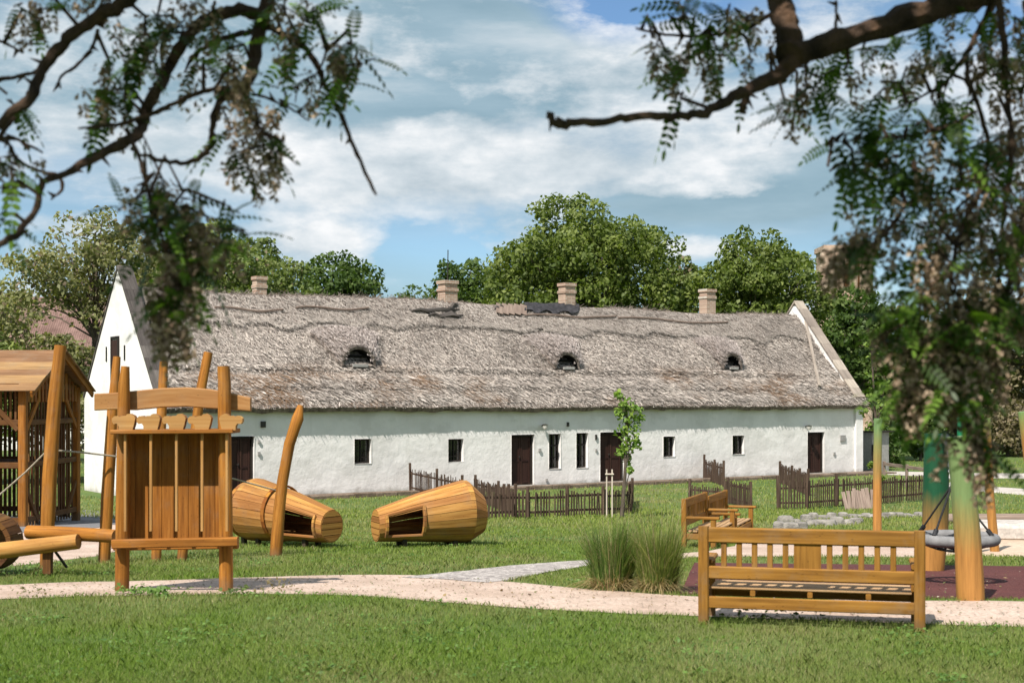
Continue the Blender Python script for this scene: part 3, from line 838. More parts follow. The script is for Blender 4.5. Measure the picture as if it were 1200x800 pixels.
# stone-edged walk along the foot of the wall
m = MB()
for i in range(int(HL / .8) + 1):
    x0 = -1.0 + i * .8; h_ = random.uniform(.10, .16)
    m.bar((x0, -1.45 + random.uniform(-.04, .04), h_ - .12), (x0 + .77, -1.45 + random.uniform(-.04, .04), h_ - .12), .18, .26, bev=.03)
for i in range(int(HL / 1.6)):
    pass
m.bar((-1.0, -.72, -.08), (HL + .8, -.72, -.08), 1.28, .3, bev=.01)
wk = HB(m, 'wall_walkway', MAT['earth'], None)
wk.location = (AX, AY, GZ); wk.rotation_euler = (0, 0, HROT); tag(wk, kind='structure')

# ------------------------------------------------------------------ neighbouring buildings
Yb = 88.0
nb = thing('tiled_house', 'low brown tiled roof of another house beyond the trees at the far left', 'house', (P(-60, 465, Yb).x, Yb, -1.3))
m = MB(); x0, x1 = P(-330, 0, Yb).x, P(120, 0, Yb).x
zr = P(0, 348, Yb + 4).z; ze = P(0, 425, Yb).z
m.bar(((x0 + x1) / 2, Yb + .8 + 3.5, -1.3), ((x0 + x1) / 2, Yb + .8 + 3.5, ze + .1), x1 - x0 - 1, 7, up=(0, 1, 0)); m.build('wall', MAT['plaster'], nb)
m = MB()
m.loft([[(x, Yb - .2, ze), (x, Yb + 4, zr), (x, Yb + 8.2, ze), (x, Yb + 8.2, ze - .2), (x, Yb + 4, zr - .2), (x, Yb - .2, ze - .2)] for x in (x0, x1)]); m.build('roof', MAT['tiles'], nb, smooth=False)
m = MB(); c = P(8, 371, Yb + 2.4); m.bar((c.x - .28, c.y - .5, c.z), (c.x + .28, c.y - .5, c.z), .5, .4); m.build('skylight', MAT['darkframe'], nb)
m = MB(); c = P(8, 367, Yb + 2.4); m.bar((c.x - .2, c.y - .55, c.z + .2), (c.x + .2, c.y - .55, c.z + .2), .6, .14); m.build('skylight_flap', MAT['grey'], nb)

Yt = 125.0
tw = thing('stone_tower', 'sandy stone tower rising behind the dark tree at the house end', 'tower', (P(992, 0, Yt).x, Yt, -1.3))
xa, xb = P(966, 0, Yt).x, P(1019, 0, Yt).x; zt = P(0, 287, Yt).z; cx = (xa + xb) / 2; hw = (xb - xa) / 2
m = MB()
rings = []
for z, k in ((-1.3, 1.12), (zt - 4.5, 1.0), (zt - 4.4, 1.05), (zt - 4.1, 1.05), (zt - 4.0, .97), (zt - .5, .95), (zt - .45, 1.02), (zt, 1.02)):
    rings.append([(cx + sx * hw * k, Yt + hw + sy * hw * k, z) for sx, sy in ((-1, -1), (1, -1), (1, 1), (-1, 1))])
m.loft(rings); m.build('wall', MAT['towerstone'], tw, smooth=False)
for dx, rr in ((-.86, .34), (-.30, .16), (.28, .2), (.84, .3)):
    m = MB(); m.tube([(cx + dx * hw, Yt - .02, -1.3), (cx + dx * hw, Yt - .02, zt - 1.2), (cx + dx * hw, Yt - .02, zt - .3)], [rr * hw, rr * hw, rr * hw * .9], 14, .03); m.build('buttress', MAT['towerstone'], tw)
for dx in (-.56, -.02, .55):
    m = MB(); m.bar((cx + dx * hw, Yt + .05, zt - 3.6), (cx + dx * hw, Yt + .05, zt - 1.6), .34, .3, up=(0, 1, 0)); m.build('window', MAT['hut'], tw)

sh = G(1016, 558)
shd = thing('shed', 'small grey lean-to shed beside the right end of the thatched house', 'shed', (16.1, 63.6, -1.3), HROT)
m = MB(); m.bar((.55, .4, 0), (.55, .4, 1.75), 1.1, .8, up=(0, 1, 0)); HB(m, 'wall', MAT['grey'], shd)
m = MB(); m.bar((-.1, .35, 1.78), (1.25, .35, 1.78), 1.1, .06); HB(m, 'roof', MAT['darkframe'], shd)
m = MB(); m.bar((.1, -.04, 0), (.1, -.04, 1.2), .3, .06, up=(0, 1, 0)); HB(m, 'gate_post', MAT['darkframe'], shd)

# ------------------------------------------------------------------ picket fences
def ground_at(x, y): return Vector((x, y, float(gz(y))))
def fence(label, pts, h=0.72, sp=0.092, post_h=None, mat=None, group='dark picket fences round the front gardens'):
    pts = [G(*p) if len(p) == 2 else Vector(p) for p in pts]
    f = thing('picket_fence', label, 'fence', pts[0], 0, group)
    mat = mat or MAT['fence']
    m = MB()
    L = 0
    for a, b in zip(pts, pts[1:]):
        d = (b - a); n_ = max(1, int(d.length / sp)); side = Vector((-d.y, d.x, 0)).normalized() * .03
        for i in range(n_):
            if random.random() < .04: continue
            q = a + d * ((i + .5) / n_); q = ground_at(q.x, q.y); hh = h * random.uniform(.9, 1.06)
            tl = Vector((random.uniform(-.02, .02), random.uniform(-.02, .02), 0))
            m.bar(q + Vector((0, 0, .04)) - side, q + Vector((0, 0, hh)) - side + tl, random.uniform(.04, .06), .018, up=(-side.normalized()), bev=.004)
        for zf in (.25, .8):
            m.bar(ground_at(a.x, a.y) + Vector((0, 0, h * zf + random.uniform(-.03, .03))), ground_at(b.x, b.y) + Vector((0, 0, h * zf + random.uniform(-.03, .03))), .035, .06)
    m.build('picket_panel', mat, f)
    for a, b in zip(pts, pts[1:]):
        d = b - a; k = max(1, round(d.length / 2.2))
        for i in range(k + (1 if b is pts[-1] else 0)):
            q = a + d * (i / k); q = ground_at(q.x, q.y)
            m = MB(); m.bar(q - Vector((0, 0, .1)), q + Vector((random.uniform(-.02, .02), 0, (post_h or h + .16) * random.uniform(.92, 1.08))), .085, .085, up=(0, 1, 0), bev=.012); m.build('post', mat, f)
    return f
fence('dark picket fence running out from the house wall behind the right barrel', [(481, 577), (512, 584), (541, 592)], .82, .13)
fence('short dark picket fence with a loose rail left of the middle front garden', [(557, 587), (584, 596), (604, 607)], .7)
fence('long dark picket fence in front of the middle doors, ending at the young tree', [(566, 608), (618, 607), (664, 605.5), (706, 604), (738, 602)], .66)
fence('dark picket fence leaning against the white wall between the two right windows', [(825, 562), (838, 566), (848, 570)], .82)
fence('dark picket fence behind the row of two benches', [(808, 593), (850, 597)], .66)
fence('dark picket fence corner just right of the row of two benches', [(853, 590), (880, 596)], .72)
fence('dark picket fence wrapping the garden below the rightmost door', [(912, 597), (945, 596), (980, 593.5), (1025, 591), (1088, 586)], .82)
fence('dark picket fence returning to the wall left of the rightmost door', [(914, 566), (928, 572), (947, 581)], .75)
fence('low picket fence by the young tree, right of the middle garden', [(738, 602), (741, 588)], .62)
f = thing('rail_fence', 'sloping pale rail fence beyond the house on the far right', 'fence', G(1036, 566))
m = MB()
pa, pb = G(1036, 566), G(1092, 576)
m.bar(pa + Vector((0, 0, .75)), pb + Vector((0, 0, .75)), .06, .12); m.build('rail', MAT['greywood'], f)
for q in (pa, pa.lerp(pb, .5), pb):
    m = MB(); m.bar(q, q + Vector((0, 0, .85)), .1, .1); m.build('post', MAT['greywood'], f)
f = thing('board_stack', 'rough grey boards leaning against the picket fence below the rightmost door', 'boards', G(1008, 597))
a, b = G(992, 597), G(1026, 595); n_ = 9
for i in range(n_):
    q = a.lerp(b, i / n_); m = MB()
    m.bar(q + Vector((0, -.1, 0)), q + Vector((random.uniform(-.06, .06), .25, random.uniform(.5, .62))), .11, .025, up=(0, -1, .3)); m.build('board', MAT['greywood'], f)

# ------------------------------------------------------------------ benches
def make_bench(label, loc, rz, group='honey coloured slatted benches'):
    """back faces -y, seat reaches +y"""
    b = thing('bench', label, 'bench', (0, 0, 0), 0, group)
    L = 1.86; hx = L / 2; bm = MAT['bench']
    def part(nm, fn, mt=bm):
        m = MB(); fn(m); return m.build(nm, mt, b)
    for s in (-1, 1):
        part('rear_leg', lambda m: m.bar((s * hx, 0, -.04), (s * hx, 0, .875), .092, .085, up=(0, 1, 0), bev=.012))
        part('front_leg', lambda m: m.bar((s * (hx - .01), .50, -.04), (s * (hx - .01), .50, .53), .09, .085, up=(0, 1, 0), bev=.012))
        part('armrest', lambda m: m.bar((s * (hx - .01), .044, .555), (s * (hx - .01), .60, .555), .12, .045, bev=.012))
        part('side_rail', lambda m: m.bar((s * (hx - .01), .044, .24), (s * (hx - .01), .457, .24), .045, .1))
    part('top_rail', lambda m: m.bar((-hx + .047, 0, .80), (hx - .047, 0, .80), .06, .14, bev=.012))
    part('lower_rail', lambda m: m.bar((-hx + .047, 0, .465), (hx - .047, 0, .465), .05, .115, bev=.01))
    part('back_panel', lambda m: m.bar((-.02, 0, .524), (-.02, 0, .729), .235, .025, up=(0, 1, 0), bev=.004))
    for i in range(5):
        for s in (-1, 1):
            x = -.02 + s * (.19 + .135 * i)
            part('spindle', lambda m: m.bar((x, 0, .524), (x, 0, .729), .05, .028, up=(0, 1, 0), bev=.006))
    part('rear_apron', lambda m: m.bar((-hx + .047, .0, .20), (hx - .047, .0, .20), .04, .105, bev=.008))
    part('front_apron', lambda m: m.bar((-hx + .04, .50, .24), (hx - .04, .50, .24), .04, .1, bev=.008))
    for i in range(5):
        part('seat_slat', lambda m: m.bar((-hx + .066, .075 + i * .098, .325), (hx - .066, .075 + i * .098, .325), .078, .028, bev=.008), MAT['seat'])
    for x in (-.5, 0, .5):
        part('seat_bearer', lambda m: m.bar((x, .03, .285), (x, .475, .285), .045, .05))
    b.location = loc; b.rotation_euler = (0, 0, rz)
    return b
pl, pr = G(831, 731), G(1071, 740)
mid = (pl + pr) / 2; ang = math.atan2(pr.y - pl.y, pr.x - pl.x)
bench = make_bench('large honey timber bench in the foreground seen from behind, standing at the path edge', mid, ang)
a = G(801, 642); d = Vector((1.20, 3.55, 0))
rz2 = math.atan2(-d.y, -d.x)
for k, lab in ((.25, 'nearer of the two benches in a row beyond the tall grass clumps, seen end on'), (.78, 'farther of the two benches in a row, half hidden by the nearer one')):
    c = copy_tree(bench); q = a + d * k; c.location = (q.x, q.y, float(gz(q.y))); c.rotation_euler = (0, 0, rz2)
    c['label'] = lab
    c.scale = (.96, .96, .96)

# ------------------------------------------------------------------ barrel play huts
def make_barrel(label, loc, rz, side, hoops, ln=1.0):
    b = thing('play_barrel', label, 'play barrel', (0, 0, 0), 0, 'wooden play barrels on the lawn')
    secs = [(0, .36, .265), (.13, .378, .287), (.82, .469, .401), (1.70, .545, .525), (1.80, .545, .52), (2.10, .50, .33)]
    secs = [(x * ln, zc, r) for x, zc, r in secs]
    NS = 22; th = .03
    def pt(x, zc, r, a): return (x, -side * r * math.sin(a), zc + r * math.cos(a))
    m = MB()
    for k in range(NS):
        a0 = 2 * math.pi * k / NS + .008; a1 = 2 * math.pi * (k + 1) / NS - .008; am = math.degrees((a0 + a1) / 2)
        gap = 58 < am < 128
        runs = [(0, 1), (2, 5)] if gap else [(0, 5)]
        for p, q in runs:
            rings = []
            jit = random.uniform(-.004, .004)
            for x, zc, r in secs[p:q + 1]:
                r = r + jit
                rings.append([pt(x, zc, r, a0), pt(x, zc, r, a1), pt(x, zc, r - th, a1), pt(x, zc, r - th, a0)])
            m.loft(rings)
    m.build('stave_body', MAT['barrel'], b, angle=14)
    for (x, zc, r, nm) in ((.015, .36, .245, 'end_cap'), (2.085 * ln, .50, .31, 'end_cap')):
        m = MB(); n_ = 5
        for i in range(n_):
            z0 = -r + 2 * r * i / n_ + .006; z1 = -r + 2 * r * (i + 1) / n_ - .006
            y0 = math.sqrt(max(0.0, r * r - z0 * z0)); y1 = math.sqrt(max(0.0, r * r - z1 * z1)); y0, y1 = max(y0, .06), max(y1, .06)
            zm = (z0 + z1) / 2; ym = math.sqrt(r * r - zm * zm)
            out = [(x - .02, -y0, zc + z0), (x - .02, y0, zc + z0), (x - .02, ym, zc + zm), (x - .02, y1, zc + z1), (x - .02, -y1, zc + z1), (x - .02, -ym, zc + zm)]
            m.prism(out, (.035, 0, 0))
        m.build(nm, MAT['barrel'], b, angle=20)
    # frame of the opening
    m = MB(); A0, A1 = math.radians(58), math.radians(131)
    for x, zc, r in (secs[1], secs[2]):
        pts = [pt(x, zc, r + .004, A0 + (A1 - A0) * i / 6) for i in range(7)]
        for p, q in zip(pts, pts[1:]): m.bar(p, q, .06, .05, up=(1, 0, 0))
    for ang_ in (A0, A1):
        m.bar(pt(*secs[1], ang_), pt(*secs[2], ang_), .05, .04)
    m.build('opening_frame', MAT['barrel'], b)
    m = MB()
    for z in (.22, .36, .50): m.bar((.12, side * .15, z), (1.0 * ln, side * .2, z), .03, .05)
    m.build('inner_bench', MAT['hut'], b)
    for x, r, zc in hoops:
        m = MB(); pts = [pt(x, zc, r + .012, 2 * math.pi * i / 28) for i in range(29)]
        for p, q in zip(pts, pts[1:]): m.bar(p, q, .02, .075, up=(1, 0, 0), bev=.003)
        m.build('hoop', MAT['honey'], b)
    for x, y in ((.45, .15), (.45, -.15), (1.5 * ln, .18), (1.5 * ln, -.18), (1.9 * ln, .12)):
        m = MB(); m.bar((x, y, -.06), (x, y, .17), .08, .08, up=(0, 1, 0)); m.build('foot', MAT['darkframe'], b)
    b.location = loc; b.rotation_euler = (0, 0, rz)
    return b
p0 = G(440, 641); angb = math.radians(22)
make_barrel('honey timber barrel hut with its small end to the left, right of the curved pole', (p0.x, p0.y, p0.z), angb, 1, [], .88)
p0 = G(388, 643)
make_barrel('honey timber barrel hut behind the curved pole, its slatted small end to the right', (p0.x, p0.y + .1, p0.z), math.radians(180 - 36), -1, [(1.12, .452, .51), (1.92, .455, .53)])

# ------------------------------------------------------------------ climbing panel (left foreground)
Yp = 15.3
def T_(px, py, dy=0.0): return P(px, py, Yp + dy)
base = G(205, 694); base.y = Yp
tower = thing('climbing_panel', 'tall honey timber play panel with crossbeam and carved brackets at the path edge', 'play structure', (T_(205, 0).x, Yp, float(gz(Yp))))
def tp(nm, fn, mt=None):
    m = MB(); fn(m); return m.build(nm, mt or MAT['honey'], tower)
tp('post', lambda m: m.tube([T_(143, 700), T_(144, 600), T_(145, 500), T_(145.5, 450), T_(147, 429)], [.077, .078, .072, .062, .045], 12, .03))
tp('post', lambda m: m.tube([T_(265, 700), T_(264.5, 600), T_(263, 500), T_(263, 450), T_(262, 429)], [.075, .075, .073, .07, .066], 12, .03))
bw = (268 - 143) / 8
for i in range(8):
    x = 143 + bw * (i + .5); 
    tp('board', lambda m: m.bar(T_(x, 640, .19), T_(x, 503, .19), (bw * 1.03 - .6) / F * Yp, .028, up=(0, 1, 0), bev=.004))
for x in (147, 177, 207, 237, 266):
    tp('batten', lambda m: m.bar(T_(x, 622, -.145), T_(x, 505, -.145), .028, .035, up=(0, 1, 0), bev=.004), MAT['pale'])
tp('bottom_beam', lambda m: m.bar(T_(132, 637, -.145), T_(279, 634, -.145), .11, .095, bev=.012))
tp('rear_beam', lambda m: m.bar(T_(134, 640, .14), T_(279, 638, .14), .11, .08, bev=.012))
tp('ledge', lambda m: m.bar(T_(136, 505.5, .0), T_(277, 504.5, .0), .44, .045, bev=.008))
def xb(m):
    pts = [(112, 471), (135, 470), (160, 469), (190, 466), (220, 465), (245, 467), (270, 470), (294, 474)]
    prof = []
    for i, (x, y) in enumerate(pts):
        c = T_(x, y, .13); hh = (11.5 if 1 < i < 6 else 10) / F * Yp * (1 if i < 7 else .8)
        prof.append([c + Vector((0, -.05, -hh + .012)), c + Vector((0, -.038, -hh)), c + Vector((0, .05, -hh)), c + Vector((0, .05, hh)), c + Vector((0, -.038, hh)), c + Vector((0, -.05, hh - .012))])
    m.loft(prof)
tp('crossbeam', xb, MAT['pale'])
def finial(px, flip):
    def fn(m):
        o = [(-11, 17), (-11, 12), (-13, 9), (-17, 9.5), (-19, 7), (-19, 3), (-16, .5), (-12, 0), (-10, 1.5), (-7, 0), (-3, 0), (-1, -2), (2, -2.5), (7, 0), (8.5, 3), (7, 10), (5, 17)]
        if flip: o = [(-x, y) for x, y in o][::-1]
        m.prism([T_(px + x, 487 + y, -.2) for x, y in o], (0, .10, 0))
    tp('bracket', fn, MAT['pale'])
finial(150, False); finial(179, False); finial(209, False); finial(239, False); finial(265, True)

# leaning poles with ropes (bases spread over the lawn)
def pole(label, pts, rpx, group='leaning timber poles left of the house'):
    b = G(*pts[0])
    o = thing('leaning_pole', label, 'pole', b, 0, group); m = MB()
    n_ = len(pts); q = []
    for i, (x, y) in enumerate(pts):
        q.append(P(x, y, b.y + (.25 * (i / (n_ - 1)))))
    fine, rr = [], []
    for i in range(n_ - 1):
        for j in range(4):
            fine.append(q[i].lerp(q[i + 1], j / 4)); rr.append((rpx[i] + (rpx[i + 1] - rpx[i]) * j / 4) / F * b.y)
    fine.append(q[-1]); rr.append(rpx[-1] / F * b.y)
    m.tube(fine, rr, 12, .035)
    m.build('shaft', MAT['honey'], o)
    return b
pole('thick timber pole leaning right in front of the slatted hut', [(54, 665), (58, 560), (64, 470), (71, 405)], [7.5, 8.5, 8, 7])
pole('timber pole standing before the white gable, left of the climbing panel', [(122, 660), (126, 580), (132, 480), (137, 418)], [7, 7.5, 6.5, 4.5])
pole('slim timber pole showing above the middle of the climbing panel', [(183, 658), (187, 540), (190, 470), (192, 424)], [6, 6, 5.8, 5])
pole('timber pole leaning right behind the climbing panel towards the thatch', [(213, 657), (224, 540), (235, 460), (244, 413)], [6, 6, 6, 5.5])
pole('bent timber pole in front of the left barrel hut', [(323, 651), (327, 600), (331, 565), (339, 520), (349, 490), (352, 475)], [7.5, 7, 6.5, 6.5, 7, 3.5])
def rope(label, pts, Ys, r=.012):
    m = MB(); q = [P(x, y, Y_) for (x, y), Y_ in zip(pts, Ys)]
    m.tube(q, r, 6); o = m.build('rope', MAT['rope'])
    tag(o, label, 'rope', 'ropes between the leaning poles')
rope('pale rope rising from the left edge to the pole before the hut', [(-40, 600), (0, 579), (30, 553), (56, 527)], [18.6, 18.8, 19, 19.1])
rope('pale rope sagging from the hut pole past the climbing panel to the bent pole', [(60, 527), (97, 530), (140, 535), (200, 546), (275, 561), (326, 575)], [19.1, 19.3, 19.6, 20.2, 20.9, 21.3])

# log play cart at the left edge
cart = thing('log_cart', 'play cart of round logs with a wooden drum wheel at the left edge', 'play cart', G(20, 664))
Yc = 17.6
m = MB(); m.tube([P(33, 623, Yc), P(60, 624, Yc - .1), P(100, 626, Yc - .3), P(136, 628, Yc - .5)], [.085, .088, .085, .08], 12, .02); m.build('log', MAT['honey'], cart)
m = MB(); m.tube([P(-60, 653, Yc - .3), P(0, 645, Yc - .35), P(50, 639, Yc - .4), P(92, 634, Yc - .45)], [.1, .1, .095, .09], 12, .02); m.build('log', MAT['barrel'], cart)
m = MB(); m.bar(P(62, 642, Yc - .4), P(78, 664, Yc - .1), .03, .03); m.build('strut', MAT['iron'], cart)
m = MB(); m.bar(P(56, 640, Yc - .35), P(56, 660, Yc - .35) - Vector((0, 0, .12)), .1, .1); m.build('leg', MAT['hut'], cart)
wc = P(-14, 636, Yc + .1); R_ = .36
m = MB()
for k in range(20):
    a0, a1 = 2 * math.pi * k / 20 + .01, 2 * math.pi * (k + 1) / 20 - .01
    rings = []
    for dy, rr in ((-.15, R_ - .02), (.25, R_)):
        pp = lambda a, r: wc + Vector((r * math.cos(a), dy, r * math.sin(a)))
        rings.append([pp(a0, rr), pp(a1, rr), pp(a1, rr - .06), pp(a0, rr - .06)])
    m.loft(rings)
m.tube([wc + Vector((0, .1, 0)), wc + Vector((0, .22, 0))], [R_ - .05, R_ - .05], 20)
m.build('wheel', MAT['hut'], cart)

# ------------------------------------------------------------------ slatted hut
C1, C2 = G(27, 617), G(89, 610)
gd = Vector((C2.x - C1.x, C2.y - C1.y, 0)); GWd = gd.length; gd.normalize(); ld = Vector((-gd.y, gd.x, 0))   # ld points left
if ld.x > 0: ld = -ld
hut = thing('slatted_hut', 'tall slatted timber play hut with a plank gable roof at the left edge', 'play hut', C1)
z0 = min(C1.z, C2.z); zE = P(0, 452, C1.y).z; zR = P(0, 418, (C1.y + C2.y) / 2).z; HLn = 4.6
def hp(u, l, z): return Vector((C1.x, C1.y, 0)) + gd * u + ld * l + Vector((0, 0, z))
def hpart(nm, fn, mt=None):
    m = MB(); fn(m); return m.build(nm, mt or MAT['hut'], hut)
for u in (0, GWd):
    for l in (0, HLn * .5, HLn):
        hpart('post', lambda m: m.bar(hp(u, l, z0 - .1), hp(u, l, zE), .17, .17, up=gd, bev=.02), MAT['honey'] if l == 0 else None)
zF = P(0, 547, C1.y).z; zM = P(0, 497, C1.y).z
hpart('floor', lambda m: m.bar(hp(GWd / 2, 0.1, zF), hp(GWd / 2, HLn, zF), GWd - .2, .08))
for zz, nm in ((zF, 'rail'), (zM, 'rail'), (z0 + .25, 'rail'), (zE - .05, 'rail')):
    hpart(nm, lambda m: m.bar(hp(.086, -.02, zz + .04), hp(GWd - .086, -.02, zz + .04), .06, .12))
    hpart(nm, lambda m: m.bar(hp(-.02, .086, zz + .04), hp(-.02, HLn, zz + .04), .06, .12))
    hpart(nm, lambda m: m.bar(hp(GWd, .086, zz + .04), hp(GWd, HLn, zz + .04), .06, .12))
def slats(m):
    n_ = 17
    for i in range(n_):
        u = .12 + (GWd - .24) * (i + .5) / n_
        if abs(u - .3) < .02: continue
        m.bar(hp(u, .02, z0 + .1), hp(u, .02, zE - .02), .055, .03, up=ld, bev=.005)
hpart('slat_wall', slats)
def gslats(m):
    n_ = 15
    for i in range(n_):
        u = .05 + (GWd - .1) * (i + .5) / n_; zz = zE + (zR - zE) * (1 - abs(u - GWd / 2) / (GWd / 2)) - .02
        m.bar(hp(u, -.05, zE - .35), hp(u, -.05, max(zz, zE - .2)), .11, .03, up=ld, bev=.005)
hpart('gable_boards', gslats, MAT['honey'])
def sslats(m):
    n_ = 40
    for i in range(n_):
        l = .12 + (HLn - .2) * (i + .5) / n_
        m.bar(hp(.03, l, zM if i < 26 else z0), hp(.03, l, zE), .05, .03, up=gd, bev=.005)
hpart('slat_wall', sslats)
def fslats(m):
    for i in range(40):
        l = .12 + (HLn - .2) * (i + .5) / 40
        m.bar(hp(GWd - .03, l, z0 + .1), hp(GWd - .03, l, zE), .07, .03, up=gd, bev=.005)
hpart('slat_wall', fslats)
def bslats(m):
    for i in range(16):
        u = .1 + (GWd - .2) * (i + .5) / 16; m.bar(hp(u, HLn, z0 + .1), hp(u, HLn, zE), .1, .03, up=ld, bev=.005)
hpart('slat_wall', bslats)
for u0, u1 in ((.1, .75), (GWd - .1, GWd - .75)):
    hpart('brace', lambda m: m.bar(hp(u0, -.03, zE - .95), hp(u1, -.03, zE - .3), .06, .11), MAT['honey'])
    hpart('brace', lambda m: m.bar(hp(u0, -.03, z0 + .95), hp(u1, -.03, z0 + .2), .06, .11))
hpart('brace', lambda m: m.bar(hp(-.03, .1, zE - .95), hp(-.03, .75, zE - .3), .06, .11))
def planks(m):
    n_ = 6
    for sgn in (0, 1):
        for i in range(n_):
            def ru(f): return -.3 + (GWd / 2 + .3) * f
            f0, f1 = i / n_, (i + 1.12) / n_
            za, zb = zE - .12 + (zR + .12 - zE + .12) * f0, zE - .12 + (zR + .12 - zE + .12) * min(f1, 1)
            ua, ub = ru(f0), ru(min(f1, 1))
            if sgn: ua, ub = GWd - ua, GWd - ub
            mid_u, mid_z = (ua + ub) / 2, (za + zb) / 2 + .015
            up_ = Vector((0, 0, 1)) * abs(ub - ua) + gd * (-(zb - za) * (1 if not sgn else -1))
            wdt = math.hypot(ub - ua, zb - za)
            m.bar(hp(mid_u, -.38, mid_z + .01 * (i % 2)), hp(mid_u, HLn + .3, mid_z + .01 * (i % 2)), wdt, .03, up=up_, bev=.006)
hpart('roof', planks, MAT['hutroof'])
for sgn in (0, 1):
    u0, u1 = (-.3, GWd / 2) if not sgn else (GWd + .3, GWd / 2)
    hpart('barge_board', lambda m: m.bar(hp(u0, -.30, zE - .19), hp(u1, -.30, zR + .05), .05, .13), MAT['honey'])

# ------------------------------------------------------------------ swing with painted posts
ORNG = (0.40, 0.19, 0.05)
LG, DG = (0.16, 0.235, 0.09), (0.010, 0.075, 0.032)
def rpost(label, bpx, pts, rpx, mat, dY=0.0, flat=True, name='painted_post', pointed=False, group='painted playground posts'):
    b = G(*bpx); o = thing(name, label, 'post', b, 0, group); m = MB()
    q = [P(x, y, b.y + dY * i / (len(pts) - 1)) for i, (x, y) in enumerate(pts)]
    fine, rr = [], []
    for i in range(len(q) - 1):
        for j in range(4):
            fine.append(q[i].lerp(q[i + 1], j / 4)); rr.append((rpx[i] + (rpx[i + 1] - rpx[i]) * j / 4) / F * b.y)
    fine.append(q[-1]); rr.append(rpx[-1] / F * b.y)
    m.tube(fine, rr, 14, .012); m.build('shaft', mat, o)
    return o, b
swing = thing('basket_swing', 'basket swing hung between two thick posts fading from orange to green', 'swing', G(1112, 680))
def sw(nm, fn, mt, parent=None):
    m = MB(); fn(m); return m.build(nm, mt, parent or swing)
pf, pb = G(1138, 703), G(1093, 668)
MAT['post_light'] = painted_post('post_orange_to_light_green', ORNG, LG, .60, 1.15)
MAT['post_dark'] = painted_post('post_orange_to_dark_green', ORNG, DG, .35, .95)
qf = [P(1138, 706, pf.y), P(1134, 630, pf.y), P(1127, 550, pf.y), P(1123, 511, pf.y)]
sw('front_post', lambda m: m.tube([qf[0], qf[0].lerp(qf[1], .5), qf[1], qf[1].lerp(qf[2], .5), qf[2], qf[3]], [.140, .137, .130, .125, .118, .112], 18, .012), MAT['post_light'])
qb = [P(1092, 671, pb.y), P(1096, 620, pb.y), P(1097, 560, pb.y), P(1097, 508, pb.y)]
sw('rear_post', lambda m: m.tube([qb[0], qb[1], qb[1].lerp(qb[2], .5), qb[2], qb[3]], [.150, .165, .165, .160, .15], 18, .012), MAT['post_dark'])
ta, tb = qf[3] + Vector((-.02, .14, -.10)), qb[3] + Vector((.06, -.16, -.04))
sw('crossbar', lambda m: m.tube([ta, tb], .055, 10), MAT['iron'])
tm = ta.lerp(tb, .5); sc_ = P(1120, 631, 16.4); Rr = .43
kn = Vector((tm.x * .5 + sc_.x * .5, tm.y * .5 + sc_.y * .5, sc_.z + .62))
ring = sw('seat_ring', lambda m: m.tube([sc_ + Vector((Rr * math.cos(a), Rr * math.sin(a), 0)) for a in [2 * math.pi * i / 36 for i in range(37)]], .066, 12, caps=(False, False)), MAT['ring'])
def net(m):
    for i in range(-4, 5):
        c = i * .095; h_ = math.sqrt(Rr * Rr - c * c)
        for vv in (0, 1):
            pts = []
            for j in range(9):
                t = -h_ + 2 * h_ * j / 8; sag = -.12 * (1 - (t * t + c * c) / (Rr * Rr)) - .03
                pts.append(sc_ + (Vector((t, c, sag)) if vv else Vector((c, t, sag))))
            m.tube(pts, .010, 5)
sw('net', net, MAT['blackrope'])
for a in (40, 140, 220, 320):
    r_ = math.radians(a); e_ = sc_ + Vector((Rr * math.cos(r_), Rr * math.sin(r_), .06))
    sw('suspension_rope', lambda m: m.tube([kn, e_], .013, 6), MAT['blackrope'])
    sw('clamp', lambda m: m.tube([e_ + (kn - e_) * .0, e_ + (kn - e_) * .12], .028, 8), MAT['blackplastic'])
def chain(m):
    k = 14
    for i in range(k):
        p, q = tm.lerp(kn, i / k), tm.lerp(kn, (i + 1.25) / k)
        mid_ = (p + q) / 2; hl = (q - p).length / 2; ax = Vector((1, 0, 0)) if i % 2 else Vector((0, 1, 0)); dv = (q - p).normalized()
        pts = [mid_ + dv * hl * math.cos(t) + ax * .02 * math.sin(t) for t in [2 * math.pi * j / 10 for j in range(11)]]
        m.tube(pts, .007, 5, caps=(False, False))
sw('chain', chain, MAT['steel'])
sw('sleeve', lambda m: m.tube([ring.parent and (sc_ + Vector((-.10, -Rr - .005, -.02))), sc_ + Vector((.04, -Rr - .005, -.02))], .09, 12), MAT['blackplastic'])

MAT['post_mid'] = painted_post('post_orange_to_leaf_green', ORNG, (0.15, 0.25, 0.10), 1.0, 2.0)
MAT['post_thin'] = painted_post('thin_post_orange_to_green', ORNG, (0.10, 0.33, 0.12), 1.7, 2.3)
MAT['post_spike'] = painted_post('pointed_post_green', ORNG, (0.01, 0.19, 0.085), .8, 1.4)
rpost('slim orange post with a pale green top beside the sapling, right of the house', (1028, 640), [(1028, 642), (1028, 560), (1029, 490)], [5.2, 5, 4.8], MAT['post_mid'])
rpost('slim orange post rising behind the basket swing at its right', (1165, 646), [(1166, 648), (1160, 580), (1156, 490)], [5.5, 5, 4.6], MAT['post_thin'])
rpost('pointed dark green post showing above the swing', (1124, 652), [(1124, 652), (1125, 560), (1126, 478), (1126, 462), (1126.5, 444)], [4, 4, 4, 3.4, .6], MAT['post_spike'])
rpost('leaning post with a bright green top at the right edge', (1228, 652), [(1228, 654), (1212, 570), (1201, 482)], [8, 8, 8], MAT['post_thin'])

